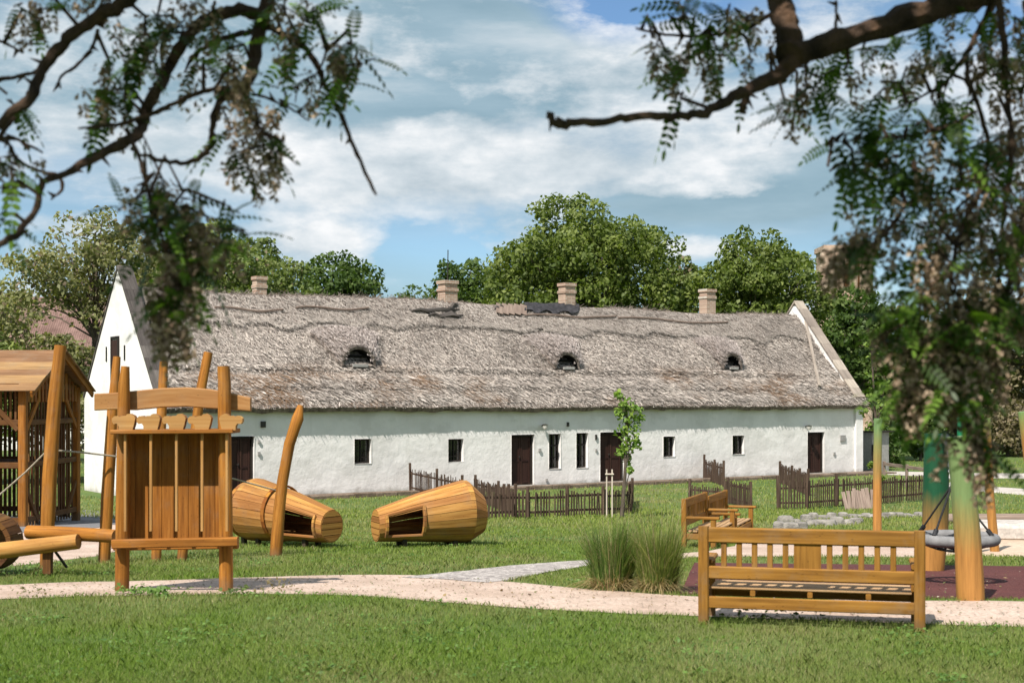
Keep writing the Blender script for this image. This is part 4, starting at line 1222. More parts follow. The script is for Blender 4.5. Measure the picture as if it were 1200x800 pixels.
# sandbox kerb, wooden edging and set stones
a, b = G(1090, 613), G(1330, 612)
m = MB(); m.tube([a + Vector((0, 0, .1)), a.lerp(b, .5) + Vector((0, 0, .1)), b + Vector((0, 0, .1))], .12, 10, .05); o = m.build('edging_log', MAT['greywood']); tag(o, 'long brown log edging the sand area behind the swing', 'log')
a, b = G(1134, 632), G(1330, 634)
sb = thing('sandbox', 'low pale rounded concrete sandbox wall behind the swing', 'sandbox', a)
m = MB(); m.bar(a + Vector((0, .5, .12)), b + Vector((0, .5, .12)), 1.0, .34, bev=.08); m.build('wall', MAT['concrete'], sb)
for k in range(29):
    if k < 17:
        row = k % 2; t = (k // 2) / 8
        px = 914 + t * 92 + row * 5 + random.uniform(-3, 3); py = 618 - t * 4 - row * 8 + random.uniform(-.6, .6) + (3 if t < .3 else 0)
    else:
        t = (k - 17) / 11; px = 1000 + t * 84; py = 607 - t * 1.5 + random.uniform(-.4, .4)
    q = G(px, py); m = MB(); sx, sy, sz_ = random.uniform(.12, .2), random.uniform(.10, .16), random.uniform(.09, .2) * (1 if k < 17 else .7)
    rings = []
    for z, r in ((-.03, .95), (sz_ * .4, 1.0), (sz_ * .85, .85), (sz_, .55)):
        rings.append([q + Vector((sx * r * math.copysign(abs(math.cos(t_)) ** .6, math.cos(t_)) * random.uniform(.9, 1.1), sy * r * math.copysign(abs(math.sin(t_)) ** .6, math.sin(t_)) * random.uniform(.9, 1.1), z)) for t_ in [2 * math.pi * j / 10 for j in range(10)]])
    m.loft(rings); o = m.build('stone', MAT['stone'])
    tag(o, 'flat grey stone set in the curved stone edging behind the foreground bench', 'stone', 'flat grey stones set in the curved stone edging')

# ------------------------------------------------------------------ background trees
def tubes_np(m, pts, r): m.tube(pts, r, 7)

def tree(name, label, px, Y, half, ytop, ybot, cols, n=9000, leaf=.30, gaps=.0, lobes=9, seed=0, cat='tree', bare=0.0, trunk_r=.25, group='trees behind the house', clump=1.0, shape=1.0):
    rng = np.random.default_rng(100 + seed); rnd = random.Random(seed)
    cx = (px - 600) / F * Y; zt = E - (ytop - HY) / F * Y; zb = E - (ybot - HY) / F * Y; hw = 1.07 * half / F * Y
    leaf *= .86; n = int(n * 1.3)
    t = thing(name, label, cat, (cx, Y, float(gz(Y))), 0, group)
    zc, hz = (zt + zb) / 2, (zt - zb) / 2
    # lobes that make the uneven outline, then clumps on the lobes, then leaves on the clumps
    L = []
    for k in range(lobes):
        a = 2 * math.pi * (k + rnd.uniform(-.3, .3)) / lobes * 2.4; h_ = -0.75 + 1.5 * (k + .5) / lobes
        rr = math.sqrt(max(0.05, 1 - (abs(h_) ** 2.0) * shape))
        L.append((cx + hw * .58 * rr * math.cos(a), Y + hw * .5 * rr * math.sin(a), zc + hz * .68 * h_, hw * rnd.uniform(.34, .5), hz * rnd.uniform(.26, .40)))
    L.append((cx + hw * rnd.uniform(-.15, .15), Y, zt - hz * .34, hw * .42, hz * .34))
    L.append((cx, Y, zc, hw * .6, hz * .6))
    C, Cn = [], []
    nc = int(26 * clump)
    for (x, y, z, r, rz_) in L:
        d = unit(rng.normal(size=(nc, 3))); d[:, 2] = np.abs(d[:, 2]) * .9 - .25; d = unit(d)
        C.append(np.array((x, y, z)) + d * np.array((r, r, rz_)) * rng.uniform(.72, 1.05, (nc, 1))); Cn.append(d)
    C = np.concatenate(C); Cn = np.concatenate(Cn)
    keep = rng.random(len(C)) > gaps; C, Cn = C[keep], Cn[keep]
    m = MB(); bz = float(gz(Y))
    fork = bz + max(1.5, (zb - bz) * .9 + hz * .35)
    m.tube([(cx, Y, bz - .2), (cx + .1, Y, bz + (fork - bz) * .5), (cx, Y, fork), (cx - .1, Y + .1, zc + hz * .4), (cx, Y, zt - hz * .25)], [trunk_r * 1.3, trunk_r, trunk_r * .85, trunk_r * .4, .04], 9, .08)
    for idx in rng.choice(len(C), min(len(C), 46), replace=False):
        e_ = Vector(C[idx]); s_ = Vector((cx, Y, fork + (e_.z - fork) * rnd.uniform(.1, .5) if e_.z > fork else fork)); md = s_.lerp(e_, .5) + Vector((0, 0, hz * .06))
        m.tube([s_, md, e_], [trunk_r * .28, trunk_r * .15, .02], 5, .1)
    m.build('trunk', MAT['trunk'], t)
    ci = rng.integers(0, len(C), n); cr = (hw * .125 + .20) * rng.uniform(.7, 1.2, len(C))[ci]
    d = unit(rng.normal(size=(n, 3)) + Cn[ci] * .5 + np.array((0, 0, .35))); p = C[ci] + d * (cr * rng.random(n) ** .45)[:, None] * np.array((1.1, 1.1, .8))
    nr = unit(d * .7 + rng.normal(size=(n, 3)) * .6 + np.array((0, 0, .3))); ax = unit(np.cross(nr, rng.normal(size=(n, 3)))); ax[:, 2] -= .35
    ln = leaf * rng.uniform(.6, 1.25, n)
    v = rhombs(p, ax, nr, ln, ln * .62)
    k = rng.random((len(C), 1))[ci] * .55 + rng.random((n, 1)) * .45
    c0, c1, c2 = map(np.array, cols)
    col = np.where(k < .5, c0 + (c1 - c0) * (k * 2), c1 + (c2 - c1) * (k * 2 - 1))
    if bare:
        br = rng.random(n) < bare; col[br] = np.array((.20, .155, .105)) * rng.uniform(.6, 1.4, (br.sum(), 1))
    np_mesh('crown', v, 4, MAT['leaf'], col, t)
    return t

GREEN = ((.05, .08, .016), (.115, .155, .03), (.23, .27, .075))
DARK = ((.03, .058, .012), (.065, .11, .022), (.14, .19, .05))
OLIVE = ((.10, .11, .04), (.19, .195, .08), (.34, .33, .17))
BROWN = ((.08, .07, .035), (.16, .135, .07), (.27, .23, .14))
PALE = ((.06, .095, .025), (.15, .19, .055), (.27, .31, .11))
tree('acacia_tree', 'sparse pale acacia with gaps showing sky, behind the white gable', 112, 60, 100, 250, 425, OLIVE, 7500, .26, .35, 11, 1, bare=.12, clump=.8, trunk_r=.18)
tree('leafy_tree', 'pale green tree standing right of the sparse acacia behind the thatch', 245, 64, 82, 262, 440, PALE, 9000, .27, .1, 9, 2, bare=.05)
tree('leafy_tree', 'dark green round tree above the ridge between the two leftmost chimneys', 390, 78, 70, 299, 440, DARK, 9000, .33, .05, 9, 3)
tree('leafy_tree', 'bright green tree left of the sagging hanging spray, above the leftmost chimney', 300, 72, 62, 283, 440, PALE, 8000, .29, .05, 9, 27, bare=.04)
tree('leafy_tree', 'broad dark green tree behind the second chimney from the left', 534, 88, 72, 309, 440, DARK, 8000, .34, .05, 8, 4)
tree('lime_tree', 'tallest tree, broad and twin topped, behind the middle of the roof', 682, 84, 112, 233, 450, GREEN, 26000, .34, .03, 16, 25, trunk_r=.4, clump=1.3)
tree('leafy_tree', 'pale green tree between the tallest tree and the broad one beside it', 792, 92, 42, 299, 450, PALE, 7000, .34, .08, 7, 6, bare=.08)
tree('lime_tree', 'broad dark tree behind the rightmost chimney', 884, 84, 84, 273, 450, GREEN, 18000, .34, .02, 13, 17, trunk_r=.35, clump=1.2)
tree('leafy_tree', 'dark tree close to the right end of the thatched house', 1003, 74, 52, 335, 515, DARK, 11000, .30, .03, 11, 8)
tree('leafy_tree', 'olive tree right of the dark tree at the house end', 1080, 96, 62, 352, 540, OLIVE, 9000, .36, .12, 10, 9, bare=.3)
tree('leafy_tree', 'brownish olive tree behind the pointed green post', 1152, 90, 66, 322, 535, BROWN, 11000, .33, .12, 11, 10, bare=.3)
tree('leafy_tree', 'brown leaved tree at the far right edge of the park', 1248, 86, 74, 300, 535, BROWN, 10000, .33, .1, 10, 11, bare=.2)
tree('leafy_tree', 'olive tree far behind at the left, beside the brown tiled roof', -40, 70, 95, 330, 470, OLIVE, 8000, .30, .15, 10, 12, bare=.15)
tree('bush', 'wide olive bush between the hut roof and the white gable', 62, 56, 66, 392, 560, OLIVE, 8000, .24, .05, 8, 13, cat='bush', bare=.12, trunk_r=.08, group='bushes near the house')
tree('bush', 'dense dark bush behind the hut roof at the left edge', -25, 54, 70, 384, 560, GREEN, 7000, .24, .05, 8, 14, cat='bush', trunk_r=.08, group='bushes near the house')
tree('bush', 'dark low bush on the grass beyond the swing posts', 1078, 74, 26, 484, 552, DARK, 3500, .24, .05, 6, 15, cat='bush', trunk_r=.06, group='bushes near the house')
tree('bush', 'brown bush right of the swing at the far roadside', 1180, 80, 42, 470, 555, BROWN, 4500, .26, .1, 6, 16, cat='bush', bare=.3, trunk_r=.06, group='bushes near the house')
tree('bush', 'green bush left of the swing beyond the garden fence', 1030, 68, 24, 500, 560, DARK, 3000, .22, .05, 6, 18, cat='bush', trunk_r=.06, group='bushes near the house')
tree('bush', 'low olive bush by the road at the right edge', 1262, 84, 48, 478, 556, OLIVE, 4500, .26, .1, 6, 19, cat='bush', bare=.2, trunk_r=.06, group='bushes near the house')
tree('bush', 'pale brown bush beyond the road between the swing posts', 1120, 100, 30, 478, 545, BROWN, 3500, .3, .1, 6, 20, cat='bush', bare=.25, trunk_r=.06, group='bushes near the house')
# distant woodland closing the view
rng = np.random.default_rng(5)
n = 26000
az = rng.uniform(-.62, .62, n); Yw = rng.uniform(150, 190, n); xw = np.tan(az) * Yw
hgt = 7.5 + 5 * fbm(xw * .05, 0 * xw, 4, 3) + 2 * fbm(xw * .3, 0 * xw, 7, 2)
hgt = np.where(xw > 60, hgt * .9, hgt * .75)
zw = -1.3 + hgt * rng.random(n) ** .7
d = unit(rng.normal(size=(n, 3)) + np.array((0, -.5, .5)))
k = rng.random((n, 1)) * .5 + fbm(xw * .12, zw * .3, 3, 2)[:, None] * .5
col = np.array((.05, .07, .03)) * (1 - k) + np.array((.14, .15, .07)) * k
o = np_mesh('woodland', rhombs(np.stack([xw, Yw, zw], -1), np.cross(d, rng.normal(size=(n, 3))), d, rng.uniform(.9, 1.9, n), rng.uniform(.7, 1.2, n)), 4, MAT['leaf'], col)
tag(o, 'far olive green woodland closing the view behind the park', 'woodland', kind='stuff')

# ------------------------------------------------------------------ young trees
def sapling(label, basepx, trunk, rad, crown, n, cols, leaf, seed):
    b = G(*basepx); rng = np.random.default_rng(seed)
    t = thing('sapling', label, 'young tree', b, 0, 'young planted trees'); m = MB()
    tk = [P(x, y, b.y) for x, y in trunk]
    m.tube(tk, [rad * (1 - .7 * i / (len(tk) - 1)) for i in range(len(tk))], 8, .06)
    ps = []
    for (x, y, r) in crown:
        c = P(x, y, b.y) + Vector((0, random.uniform(-.2, .2), 0)); ps.append((c, r / F * b.y))
        s_ = min(tk, key=lambda q: (q - c).length + (5 if q.z > c.z else 0)); m.tube([s_, s_.lerp(c, .6) + Vector((0, 0, .03)), c], [rad * .4, rad * .25, .006], 5)
    m.build('trunk', MAT['trunk'], t)
    ci = rng.integers(0, len(ps), n); C = np.array([p[0] for p in ps])[ci]; R = np.array([p[1] for p in ps])[ci]
    d = unit(rng.normal(size=(n, 3))); p = C + d * (R * rng.random(n) ** .5)[:, None]
    nr = unit(rng.normal(size=(n, 3)) * .6 + np.array((0, -.2, .8))); ax = np.cross(nr, rng.normal(size=(n, 3))); ax = unit(ax) - np.array((0, 0, .4))
    ln = leaf * rng.uniform(.6, 1.2, n); k = rng.random((n, 1))
    np_mesh('crown', rhombs(p, ax, nr, ln, ln * .75), 4, MAT['leaf'], np.array(cols[0]) * (1 - k) + np.array(cols[1]) * k, t)
    return b
b1 = sapling('young maple with bright green leaves in front of the middle doors', (728, 606), [(728, 609), (731, 580), (733, 545), (735, 500), (733, 470), (724, 456)], .055,
        [(724, 462, 6), (732, 474, 10), (743, 480, 10), (726, 484, 8), (735, 492, 13), (748, 490, 9), (730, 506, 11), (742, 508, 11), (735, 522, 11), (745, 520, 8), (728, 530, 8), (736, 538, 7), (738, 551, 4)], 620,
        ((.10, .19, .03), (.26, .36, .07)), .13, 3)
st = thing('tree_stake', 'pale timber stakes with a cross rail holding the young maple', 'stake', ground_at(b1.x - .25, b1.y + .2))
for dx in (-.36, -.22, .07):
    m = MB(); q = ground_at(b1.x + dx, b1.y + .15); m.bar(q, q + Vector((0, 0, 1.22 if dx < 0 else .75)), .034, .034, up=(0, 1, 0)); m.build('stake', MAT['whiteboard'], st)
m = MB(); q = ground_at(b1.x, b1.y + .11); m.bar(q + Vector((-.40, 0, 1.1)), q + Vector((-.18, 0, 1.1)), .02, .035); m.build('cross_rail', MAT['whiteboard'], st)
sapling('thin sapling with scattered leaves beside the slim orange post', (1031, 632), [(1031, 634), (1029, 570), (1027, 500), (1023, 440), (1020, 395)], .03,
        [(1024, 440, 10), (1034, 452, 10), (1020, 462, 9), (1032, 474, 10), (1016, 482, 8), (1036, 492, 8), (1022, 500, 7), (1026, 420, 8), (1018, 405, 7), (1034, 560, 3), (1022, 545, 3)], 330,
        ((.07, .13, .025), (.20, .28, .06)), .10, 4)

# ------------------------------------------------------------------ ornamental grasses
def tuft(label, px, py, hgt, nb, seed, green):
    b = G(px, py); rng = np.random.default_rng(seed)
    t = thing('grass_clump', label, 'ornamental grass', b, 0, 'tall ornamental grass clumps')
    o0 = np.array(b)
    def blades(n, h0, h1, spread, w0, c0, c1, bend, seg=6, b0=.19):
        a = rng.uniform(0, 2 * np.pi, n); r = b0 * np.sqrt(rng.random(n)); h = rng.uniform(h0, h1, n) * (1 + .18 * np.sin(a * 3 + seed)); sp = spread * rng.random(n) ** .7 * (1 + .35 * np.sin(a * 2 + seed * 1.7)); kink = rng.random(n) < .12; sp = np.where(kink, sp * 2.1, sp)
        base = o0 + np.stack([r * np.cos(a), r * np.sin(a), 0 * a], -1)
        a2 = a + rng.normal(0, .5, n)
        V = []
        side = np.stack([-np.sin(a2 + rng.normal(0, .8, n)), np.cos(a2), 0 * a], -1)
        def at(f):
            out = sp * h * (f ** 1.6); z = h * (f - bend * sp * f ** 3)
            return base + np.stack([np.cos(a2) * out, np.sin(a2) * out, z], -1)
        for k in range(seg):
            f0, f1 = k / seg, (k + 1) / seg; wa, wb = w0 * (1 - .85 * f0), w0 * (1 - .85 * f1)
            p, q = at(f0), at(f1)
            V.append(np.stack([p - side * wa, p + side * wa, q + side * wb, q - side * wb], 1))
        V = np.stack(V, 1).reshape(-1, 3)
        k_ = rng.random((n, 1)); col = np.array(c0) * (1 - k_) + np.array(c1) * k_
        dead = rng.random(n) < .13; col[dead] = np.array((.34, .27, .14)) * rng.uniform(.6, 1.2, (dead.sum(), 1))
        return V, np.repeat(col, seg, axis=0)
    v1, c1 = blades(nb, hgt * .35, hgt * 1.15, .34, .0050, green[0], green[1], .42)
    v2, c2 = blades(int(nb * .4), hgt * .15, hgt * .45, 1.0, .0055, (.26, .19, .09), (.42, .32, .17), .75)
    np_mesh('leaves', np.concatenate([v1, v2]), 4, MAT['grass'], np.concatenate([c1, c2]), t)
    v3, c3 = blades(45, hgt * 1.1, hgt * 1.9, .40, .0025, (.40, .33, .19), (.52, .44, .29), .35)
    np_mesh('flower_stalks', v3, 4, MAT['grass'], c3, t)
tuft('taller darker clump of ornamental grass left of its twin, at the path edge', 717, 691, .66, 3000, 31, ((.045, .095, .016), (.17, .25, .055)))
tuft('yellower clump of ornamental grass on the right, beside the red surface', 771, 693, .68, 2900, 32, ((.065, .115, .02), (.27, .31, .08)))

# ------------------------------------------------------------------ grass blades
def inside(poly, x, y):
    c = np.zeros(len(x), bool); n_ = len(poly); j = n_ - 1
    for i in range(n_):
        xi, yi, xj, yj = poly[i][0], poly[i][1], poly[j][0], poly[j][1]
        if yi != yj:
            c ^= ((yi > y) != (yj > y)) & (x < (xj - xi) * (y - yi) / (yj - yi) + xi)
        j = i
    return c
def lawn_blades(name, n, ya, yb, h0, h1, wpx, label):
    rng = np.random.default_rng(int(ya * 10))
    # more blades where the lawn is close, as they show there
    Y_ = (ya ** -1 + (yb ** -1 - ya ** -1) * rng.random(n)) ** -1
    X_ = rng.uniform(-.44, .44, n) * Y_
    ok = np.ones(n, bool)
    for p in POLY.values():
        ok &= ~inside(p, X_, Y_)
    # keep the strip at the house clear
    lx = (X_ - AX) * DX + (Y_ - AY) * DY; ly = -(X_ - AX) * DY + (Y_ - AY) * DX
    ok &= ~((ly > -1.6) & (ly < HW + .5) & (lx > -1) & (lx < HL + 1))
    dry = fbm(X_ * .55, Y_ * .35, 3, 4)
    ok &= rng.random(n) > np.clip((dry - .60) * 5, 0, .8)
    X_, Y_, dry = X_[ok], Y_[ok], dry[ok]; n = len(X_)
    clump = fbm(X_ * 2.3, Y_ * 2.3, 21, 3)
    h = rng.uniform(h0, h1, n) * (.55 + .95 * clump); w = np.maximum(.0035, wpx * Y_ / F) * rng.uniform(.7, 1.3, n)
    a = rng.uniform(0, 2 * np.pi, n); ln = rng.uniform(.1, .75, n) * h
    base = np.stack([X_, Y_, gz(Y_) - .005], -1)
    side = np.stack([np.cos(a), np.sin(a), 0 * a], -1) * (w / 2)[:, None]
    b2 = a + rng.normal(0, 1, n)
    lean = np.stack([-np.sin(b2) * ln, np.cos(b2) * ln, 0 * a], -1)
    midp = base + lean * .3 + np.stack([0 * a, 0 * a, h * .6], -1)
    tip = base + lean + np.stack([0 * a, 0 * a, h * .95], -1)
    V = np.stack([base - side, base + side, midp + side * .7, tip, midp - side * .7], 1).reshape(-1, 3)
    k = rng.random((n, 1)) * .6 + clump[:, None] * .4
    col = np.array((.085, .158, .020)) * (1 - k) + np.array((.25, .345, .06)) * k
    dr = (np.clip((dry - .40) * 3.6, 0, 1) * rng.random(n))[:, None]
    tone = np.clip((Y_ - 17) / 14, 0, 1)[:, None]; col = col * (1 + tone * np.array((.38, .14, .5)))    # the upper lawn is drier and paler, with its sunlit brightness put into colour
    col = col * (1 - dr) + np.array((.33, .29, .15)) * dr
    st_ = rng.random(n) < .05; col[st_] = np.array((.36, .32, .18))
    o = np_mesh(name, V, 5, MAT['grass'], col); tag(o, label, 'grass', kind='stuff')
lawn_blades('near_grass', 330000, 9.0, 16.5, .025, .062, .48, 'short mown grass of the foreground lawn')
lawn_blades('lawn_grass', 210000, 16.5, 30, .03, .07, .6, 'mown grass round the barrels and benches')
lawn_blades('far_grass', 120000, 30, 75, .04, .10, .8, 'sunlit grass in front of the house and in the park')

# weeds at the path edge
def weed(label, px, py, w_, h_, n, c0, c1, seed, leaf=.07):
    b = G(px, py); rng = np.random.default_rng(seed)
    p = np.array(b) + rng.normal(size=(n, 3)) * np.array((w_, .12, 0)) + np.stack([0 * np.arange(n), 0 * np.arange(n), rng.random(n) * h_ + .015], -1)
    nr = unit(rng.normal(size=(n, 3)) * .5 + np.array((0, -.3, 1))); ax = unit(np.cross(nr, rng.normal(size=(n, 3))))
    k = rng.random((n, 1)); ln = leaf * rng.uniform(.5, 1.3, n)
    o = np_mesh('weed', rhombs(p, ax, nr, ln, ln * .55), 4, MAT['leaf'], np.array(c0) * (1 - k) + np.array(c1) * k)
    tag(o, label, 'weed', 'weeds growing along the path edge', 'stuff')
weed('broad leaved green weeds at the foot of the left panel post', 172, 697, .22, .07, 150, (.07, .14, .025), (.16, .26, .06), 1)
weed('dry brown weed on the path right of the climbing panel', 328, 693, .14, .12, 60, (.10, .08, .04), (.2, .16, .08), 2, .05)
weed('small green weeds under the right post of the climbing panel', 278, 697, .08, .06, 50, (.05, .09, .02), (.12, .16, .05), 3, .06)
weed('thin dry weed at the left end of the path', 40, 700, .16, .10, 50, (.08, .09, .03), (.17, .16, .07), 4, .045)
weed('tuft of dark weeds under the middle of the foreground bench', 905, 727, .25, .11, 90, (.035, .06, .015), (.1, .13, .04), 5, .055)

# clover and weeds in the turf, leaves and grit on the path
rng = np.random.default_rng(77)
n = 9000
cy_ = rng.uniform(9.6, 30, 260); cx_ = rng.uniform(-.40, .40, 260) * cy_; ci = rng.integers(0, 260, n); rr_ = rng.uniform(.06, .28, 260)[ci]
px_ = cx_[ci] + rng.normal(size=n) * rr_; py_ = cy_[ci] + rng.normal(size=n) * rr_
ok = np.ones(n, bool)
for p in POLY.values(): ok &= ~inside(p, px_, py_)
px_, py_ = px_[ok], py_[ok]; n = len(px_)
nr = unit(rng.normal(size=(n, 3)) * .4 + np.array((0, -.2, 1))); ax = unit(np.cross(nr, rng.normal(size=(n, 3)))); ln = rng.uniform(.018, .05, n); k = rng.random((n, 1))
o = np_mesh('clover', rhombs(np.stack([px_, py_, gz(py_) + rng.uniform(.02, .06, n)], -1), ax, nr, ln, ln * .7), 4, MAT['leaf'], np.array((.05, .11, .02)) * (1 - k) + np.array((.16, .26, .06)) * k)
tag(o, 'patches of clover and small weeds in the mown turf', 'clover', kind='stuff')
n = 5000
py_ = rng.uniform(12.5, 18, n); px_ = rng.uniform(-.40, .44, n) * py_
ok = inside(POLY['path'], px_, py_) | inside(POLY['rubber_surface'], px_, py_) & (rng.random(n) < .35)
px_, py_ = px_[ok], py_[ok]; n = len(px_)
nr = unit(rng.normal(size=(n, 3)) * .25 + np.array((0, 0, 1))); ax = unit(np.cross(nr, rng.normal(size=(n, 3)))); ln = rng.uniform(.012, .04, n) * np.where(rng.random(n) < .1, 1.8, 1)
pal = np.array([(.30, .25, .20), (.42, .36, .30), (.20, .14, .08), (.26, .19, .09), (.12, .13, .05)])[rng.integers(0, 5, n)]
o = np_mesh('path_litter', rhombs(np.stack([px_, py_, gz(py_) + .018 + 0 * px_], -1), ax, nr, ln, ln * .6), 4, MAT['straw'], pal)
tag(o, 'fallen leaves and grit scattered on the pale path', 'litter', kind='stuff')

# ------------------------------------------------------------------ the two locust trees overhead
def spline(pts, k=5):
    out = []
    n_ = len(pts)
    for i in range(n_ - 1):
        p0, p1, p2, p3 = pts[max(i - 1, 0)], pts[i], pts[i + 1], pts[min(i + 2, n_ - 1)]
        for j in range(k):
            t = j / k
            out.append(tuple(.5 * (2 * b_ + (c_ - a_) * t + (2 * a_ - 5 * b_ + 4 * c_ - d_) * t * t + (3 * b_ - a_ - 3 * c_ + d_) * t ** 3) for a_, b_, c_, d_ in zip(p0, p1, p2, p3)))
    out.append(tuple(pts[-1])); return out

# a pinnate leaf: paired oval leaflets on a stalk, 1 unit long
LT = []
def _leaflet(o, d, ln, wd):
    o = np.array(o); d = np.array(d) / np.linalg.norm(d); s = np.array((-d[1], d[0], 0)); z = np.array((0, 0, 1.))
    return [o, o + d * ln * .3 + s * wd * .5 + z * .01, o + d * ln * .72 + s * wd * .45 + z * .01, o + d * ln, o + d * ln * .72 - s * wd * .45 + z * .01, o + d * ln * .3 - s * wd * .5 + z * .01]
for i in range(7):
    f = .16 + .78 * i / 6.5; sz_ = .21 * (1 - .35 * abs(i - 2.5) / 4)
    for sg in (-1, 1):
        LT += _leaflet((f, 0, -.08 * f * f), (.35, sg, -.2), sz_, sz_ * .48)
LT += _leaflet((.98, 0, -.08), (1, 0, -.15), .19, .09)
for i in range(2):
    f0, f1 = i / 2, (i + 1) / 2
    LT += [(f0, -.008, -.08 * f0 ** 2), ((f0 + f1) / 2, -.008, -.08 * ((f0 + f1) / 2) ** 2), (f1, -.006, -.08 * f1 ** 2), (f1, .006, -.08 * f1 ** 2), ((f0 + f1) / 2, .008, -.08 * ((f0 + f1) / 2) ** 2), (f0, .008, -.08 * f0 ** 2)]
LT = np.array(LT)
NLF = len(LT) // 6

def place_leaves(pos, d, up, sc, rng):
    n_ = len(pos); d = unit(d); s = unit(np.cross(up, d)); u = np.cross(d, s)
    R = np.stack([d, s, u], 1)                     # rows are axes
    V = np.einsum('kc,ncj->nkj', LT, R) * sc[:, None, None] + pos[:, None, :]
    bend = (LT[:, 0] ** 2)[None, :, None] * np.array((0, 0, -1.))[None, None] * (sc * .25)[:, None, None]
    return (V + bend).reshape(-1, 3)

def locust(label, trunk_xy, branches, clusters, seed, canopy):
    rng = np.random.default_rng(seed); rnd = random.Random(seed)
    tx, ty = trunk_xy
    t = thing('locust_tree', label, 'tree', (tx, ty, 0), 0, 'locust trees framing the view')
    m = MB(); m.tube([(tx, ty, -.15), (tx + .02, ty, .6), (tx - .03, ty + .03, 2.0), (tx + .03, ty, 3.4), (tx, ty + .05, 5.2)], [.30, .24, .21, .19, .12], 14, .08); m.build('trunk', MAT['bark'], t)
    ends = []
    for br in branches:
        pts, rad, root = br['pts'], br['r'], br.get('root')
        q = [P(x, y, Y_) for x, y, Y_ in pts]
        if root is not None: q = [Vector(r) for r in root] + q; rad = [rad[0]] * len(root) + list(rad)
        sp = [Vector(v) for v in spline([tuple(v) for v in q], 5)]; rr = []
        for i in range(len(q) - 1):
            for j in range(5): rr.append(rad[i] + (rad[i + 1] - rad[i]) * j / 5)
        rr.append(rad[-1])
        jit = min(.012, rad[0] * .5); sp = [p + Vector((rnd.uniform(-1, 1), rnd.uniform(-1, 1), rnd.uniform(-1, 1))) * jit * .6 for p in sp]
        m = MB(); m.tube(sp, [r * (1 + .14 * rnd.uniform(-1, 1)) for r in rr], 8, .08)
        # knots and thorny spurs
        for i in range(2, len(sp) - 2, 3):
            if rnd.random() < .6 and rr[i] < .05:
                dv = Vector((rnd.uniform(-1, 1), rnd.uniform(-1, 1), rnd.uniform(-1, .6))).normalized()
                m.tube([sp[i], sp[i] + dv * (rr[i] + .015), sp[i] + dv * (rr[i] + .035)], [.009, .005, .001], 5)
        m.build('branch', MAT['bark'], t); ends += sp
    EN = np.array(ends)
    LV, LC, BV, BC = [], [], [], []
    tw = MB()
    for (px, py, rpx, Y_, nl, nbm) in clusters:
        c = np.array(P(px, py, Y_)); R = rpx / F * Y_
        near = EN[np.argmin(np.linalg.norm(EN - c, axis=1))]
        mid_ = (near + c) / 2 + rng.normal(0, .03, 3) + np.array((0, 0, .04))
        tw.tube([Vector(near), Vector(mid_), Vector(c)], [.008, .006, .005], 5)
        nt2 = max(2, int(nl / 5)); done = 0
        for k in range(nt2):
            dv = rng.normal(size=3) * np.array((1, 1, .7)) + np.array((0, 0, -.15)); dv = dv / np.linalg.norm(dv)
            L_ = R * rng.uniform(.5, 1.1); s_ = c + rng.normal(0, R * .25, 3)
            pts = [s_, s_ + dv * L_ * .5 + np.array((0, 0, -.02 * L_)), s_ + dv * L_ + np.array((0, 0, -.15 * L_))]
            tw.tube([Vector(p) for p in pts], [.0045, .0035, .002], 4)
            m_ = max(2, int(nl / nt2))
            f = rng.uniform(.1, 1, m_); pos = pts[0] + (pts[2] - pts[0]) * f[:, None]
            d = dv * .6 + rng.normal(size=(m_, 3)) * np.array((.9, .9, .6)) + np.array((0, 0, -.12)); up = np.array((0, 0, 1.)) + rng.normal(size=(m_, 3)) * .35
            sc = rng.uniform(.10, .185, m_) * (1 if rpx > 18 else .85)
            LV.append(place_leaves(pos, d, up, sc, rng))
            k_ = rng.random((m_, 1)); col = np.array((.020, .044, .009)) * (1 - k_) + np.array((.078, .136, .024)) * k_
            yl = rng.random(m_) < .15; col[yl] = np.array((.15, .25, .04))
            LC.append(np.repeat(col, NLF * 6, axis=0))
        for k in range(nbm):
            # hanging raceme of withered flowers
            o_ = c + rng.normal(size=3) * R * .55; ln = rng.uniform(.08, .15); n_ = 34
            f = rng.random(n_); a = rng.uniform(0, 6.28, n_); rr_ = .027 * (1 - .55 * f) * rng.uniform(.5, 1.2, n_)
            p = o_ + np.stack([np.cos(a) * rr_, np.sin(a) * rr_, -f * ln], -1)
            d = np.stack([np.cos(a), np.sin(a), -.9 + 0 * a], -1)
            BV.append(rhombs(p, d, unit(rng.normal(size=(n_, 3))), rng.uniform(.016, .028, n_), rng.uniform(.010, .018, n_)))
            k_ = rng.random((n_, 1)); BC.append(np.array((.17, .11, .07)) * (1 - k_) + np.array((.52, .40, .29)) * k_)
    o = tw.build('twigs', MAT['bark'], t); tag(o, kind='stuff')
    o = np_mesh('foliage', np.concatenate(LV), 6, MAT['nearleaf'], np.concatenate(LC), t); tag(o, kind='stuff')
    if BV: o = np_mesh('withered_flowers', np.concatenate(BV), 4, MAT['bloom'], np.concatenate(BC), t); tag(o, kind='stuff')
    # unseen crown above the frame, added to shade these branches
    cx, cy, cz, rx, ry, rz_, n_ = canopy
    d = unit(rng.normal(size=(n_, 3))); p = np.array((cx, cy, cz)) + d * np.array((rx, ry, rz_)) * (rng.random((n_, 1)) ** .4)
    ok = p[:, 2] > E + .30 * np.maximum(p[:, 1], .5) + .12; p = p[ok]; n_ = len(p)
    k_ = rng.random((n_, 1)); nr = unit(rng.normal(size=(n_, 3)) + np.array((0, 0, .8)))
    np_mesh('crown', rhombs(p, np.cross(nr, rng.normal(size=(n_, 3))), nr, rng.uniform(.12, .26, n_), rng.uniform(.08, .14, n_)), 4, MAT['nearleaf'], np.array((.02, .045, .01)) * (1 - k_) + np.array((.06, .10, .02)) * k_, t)

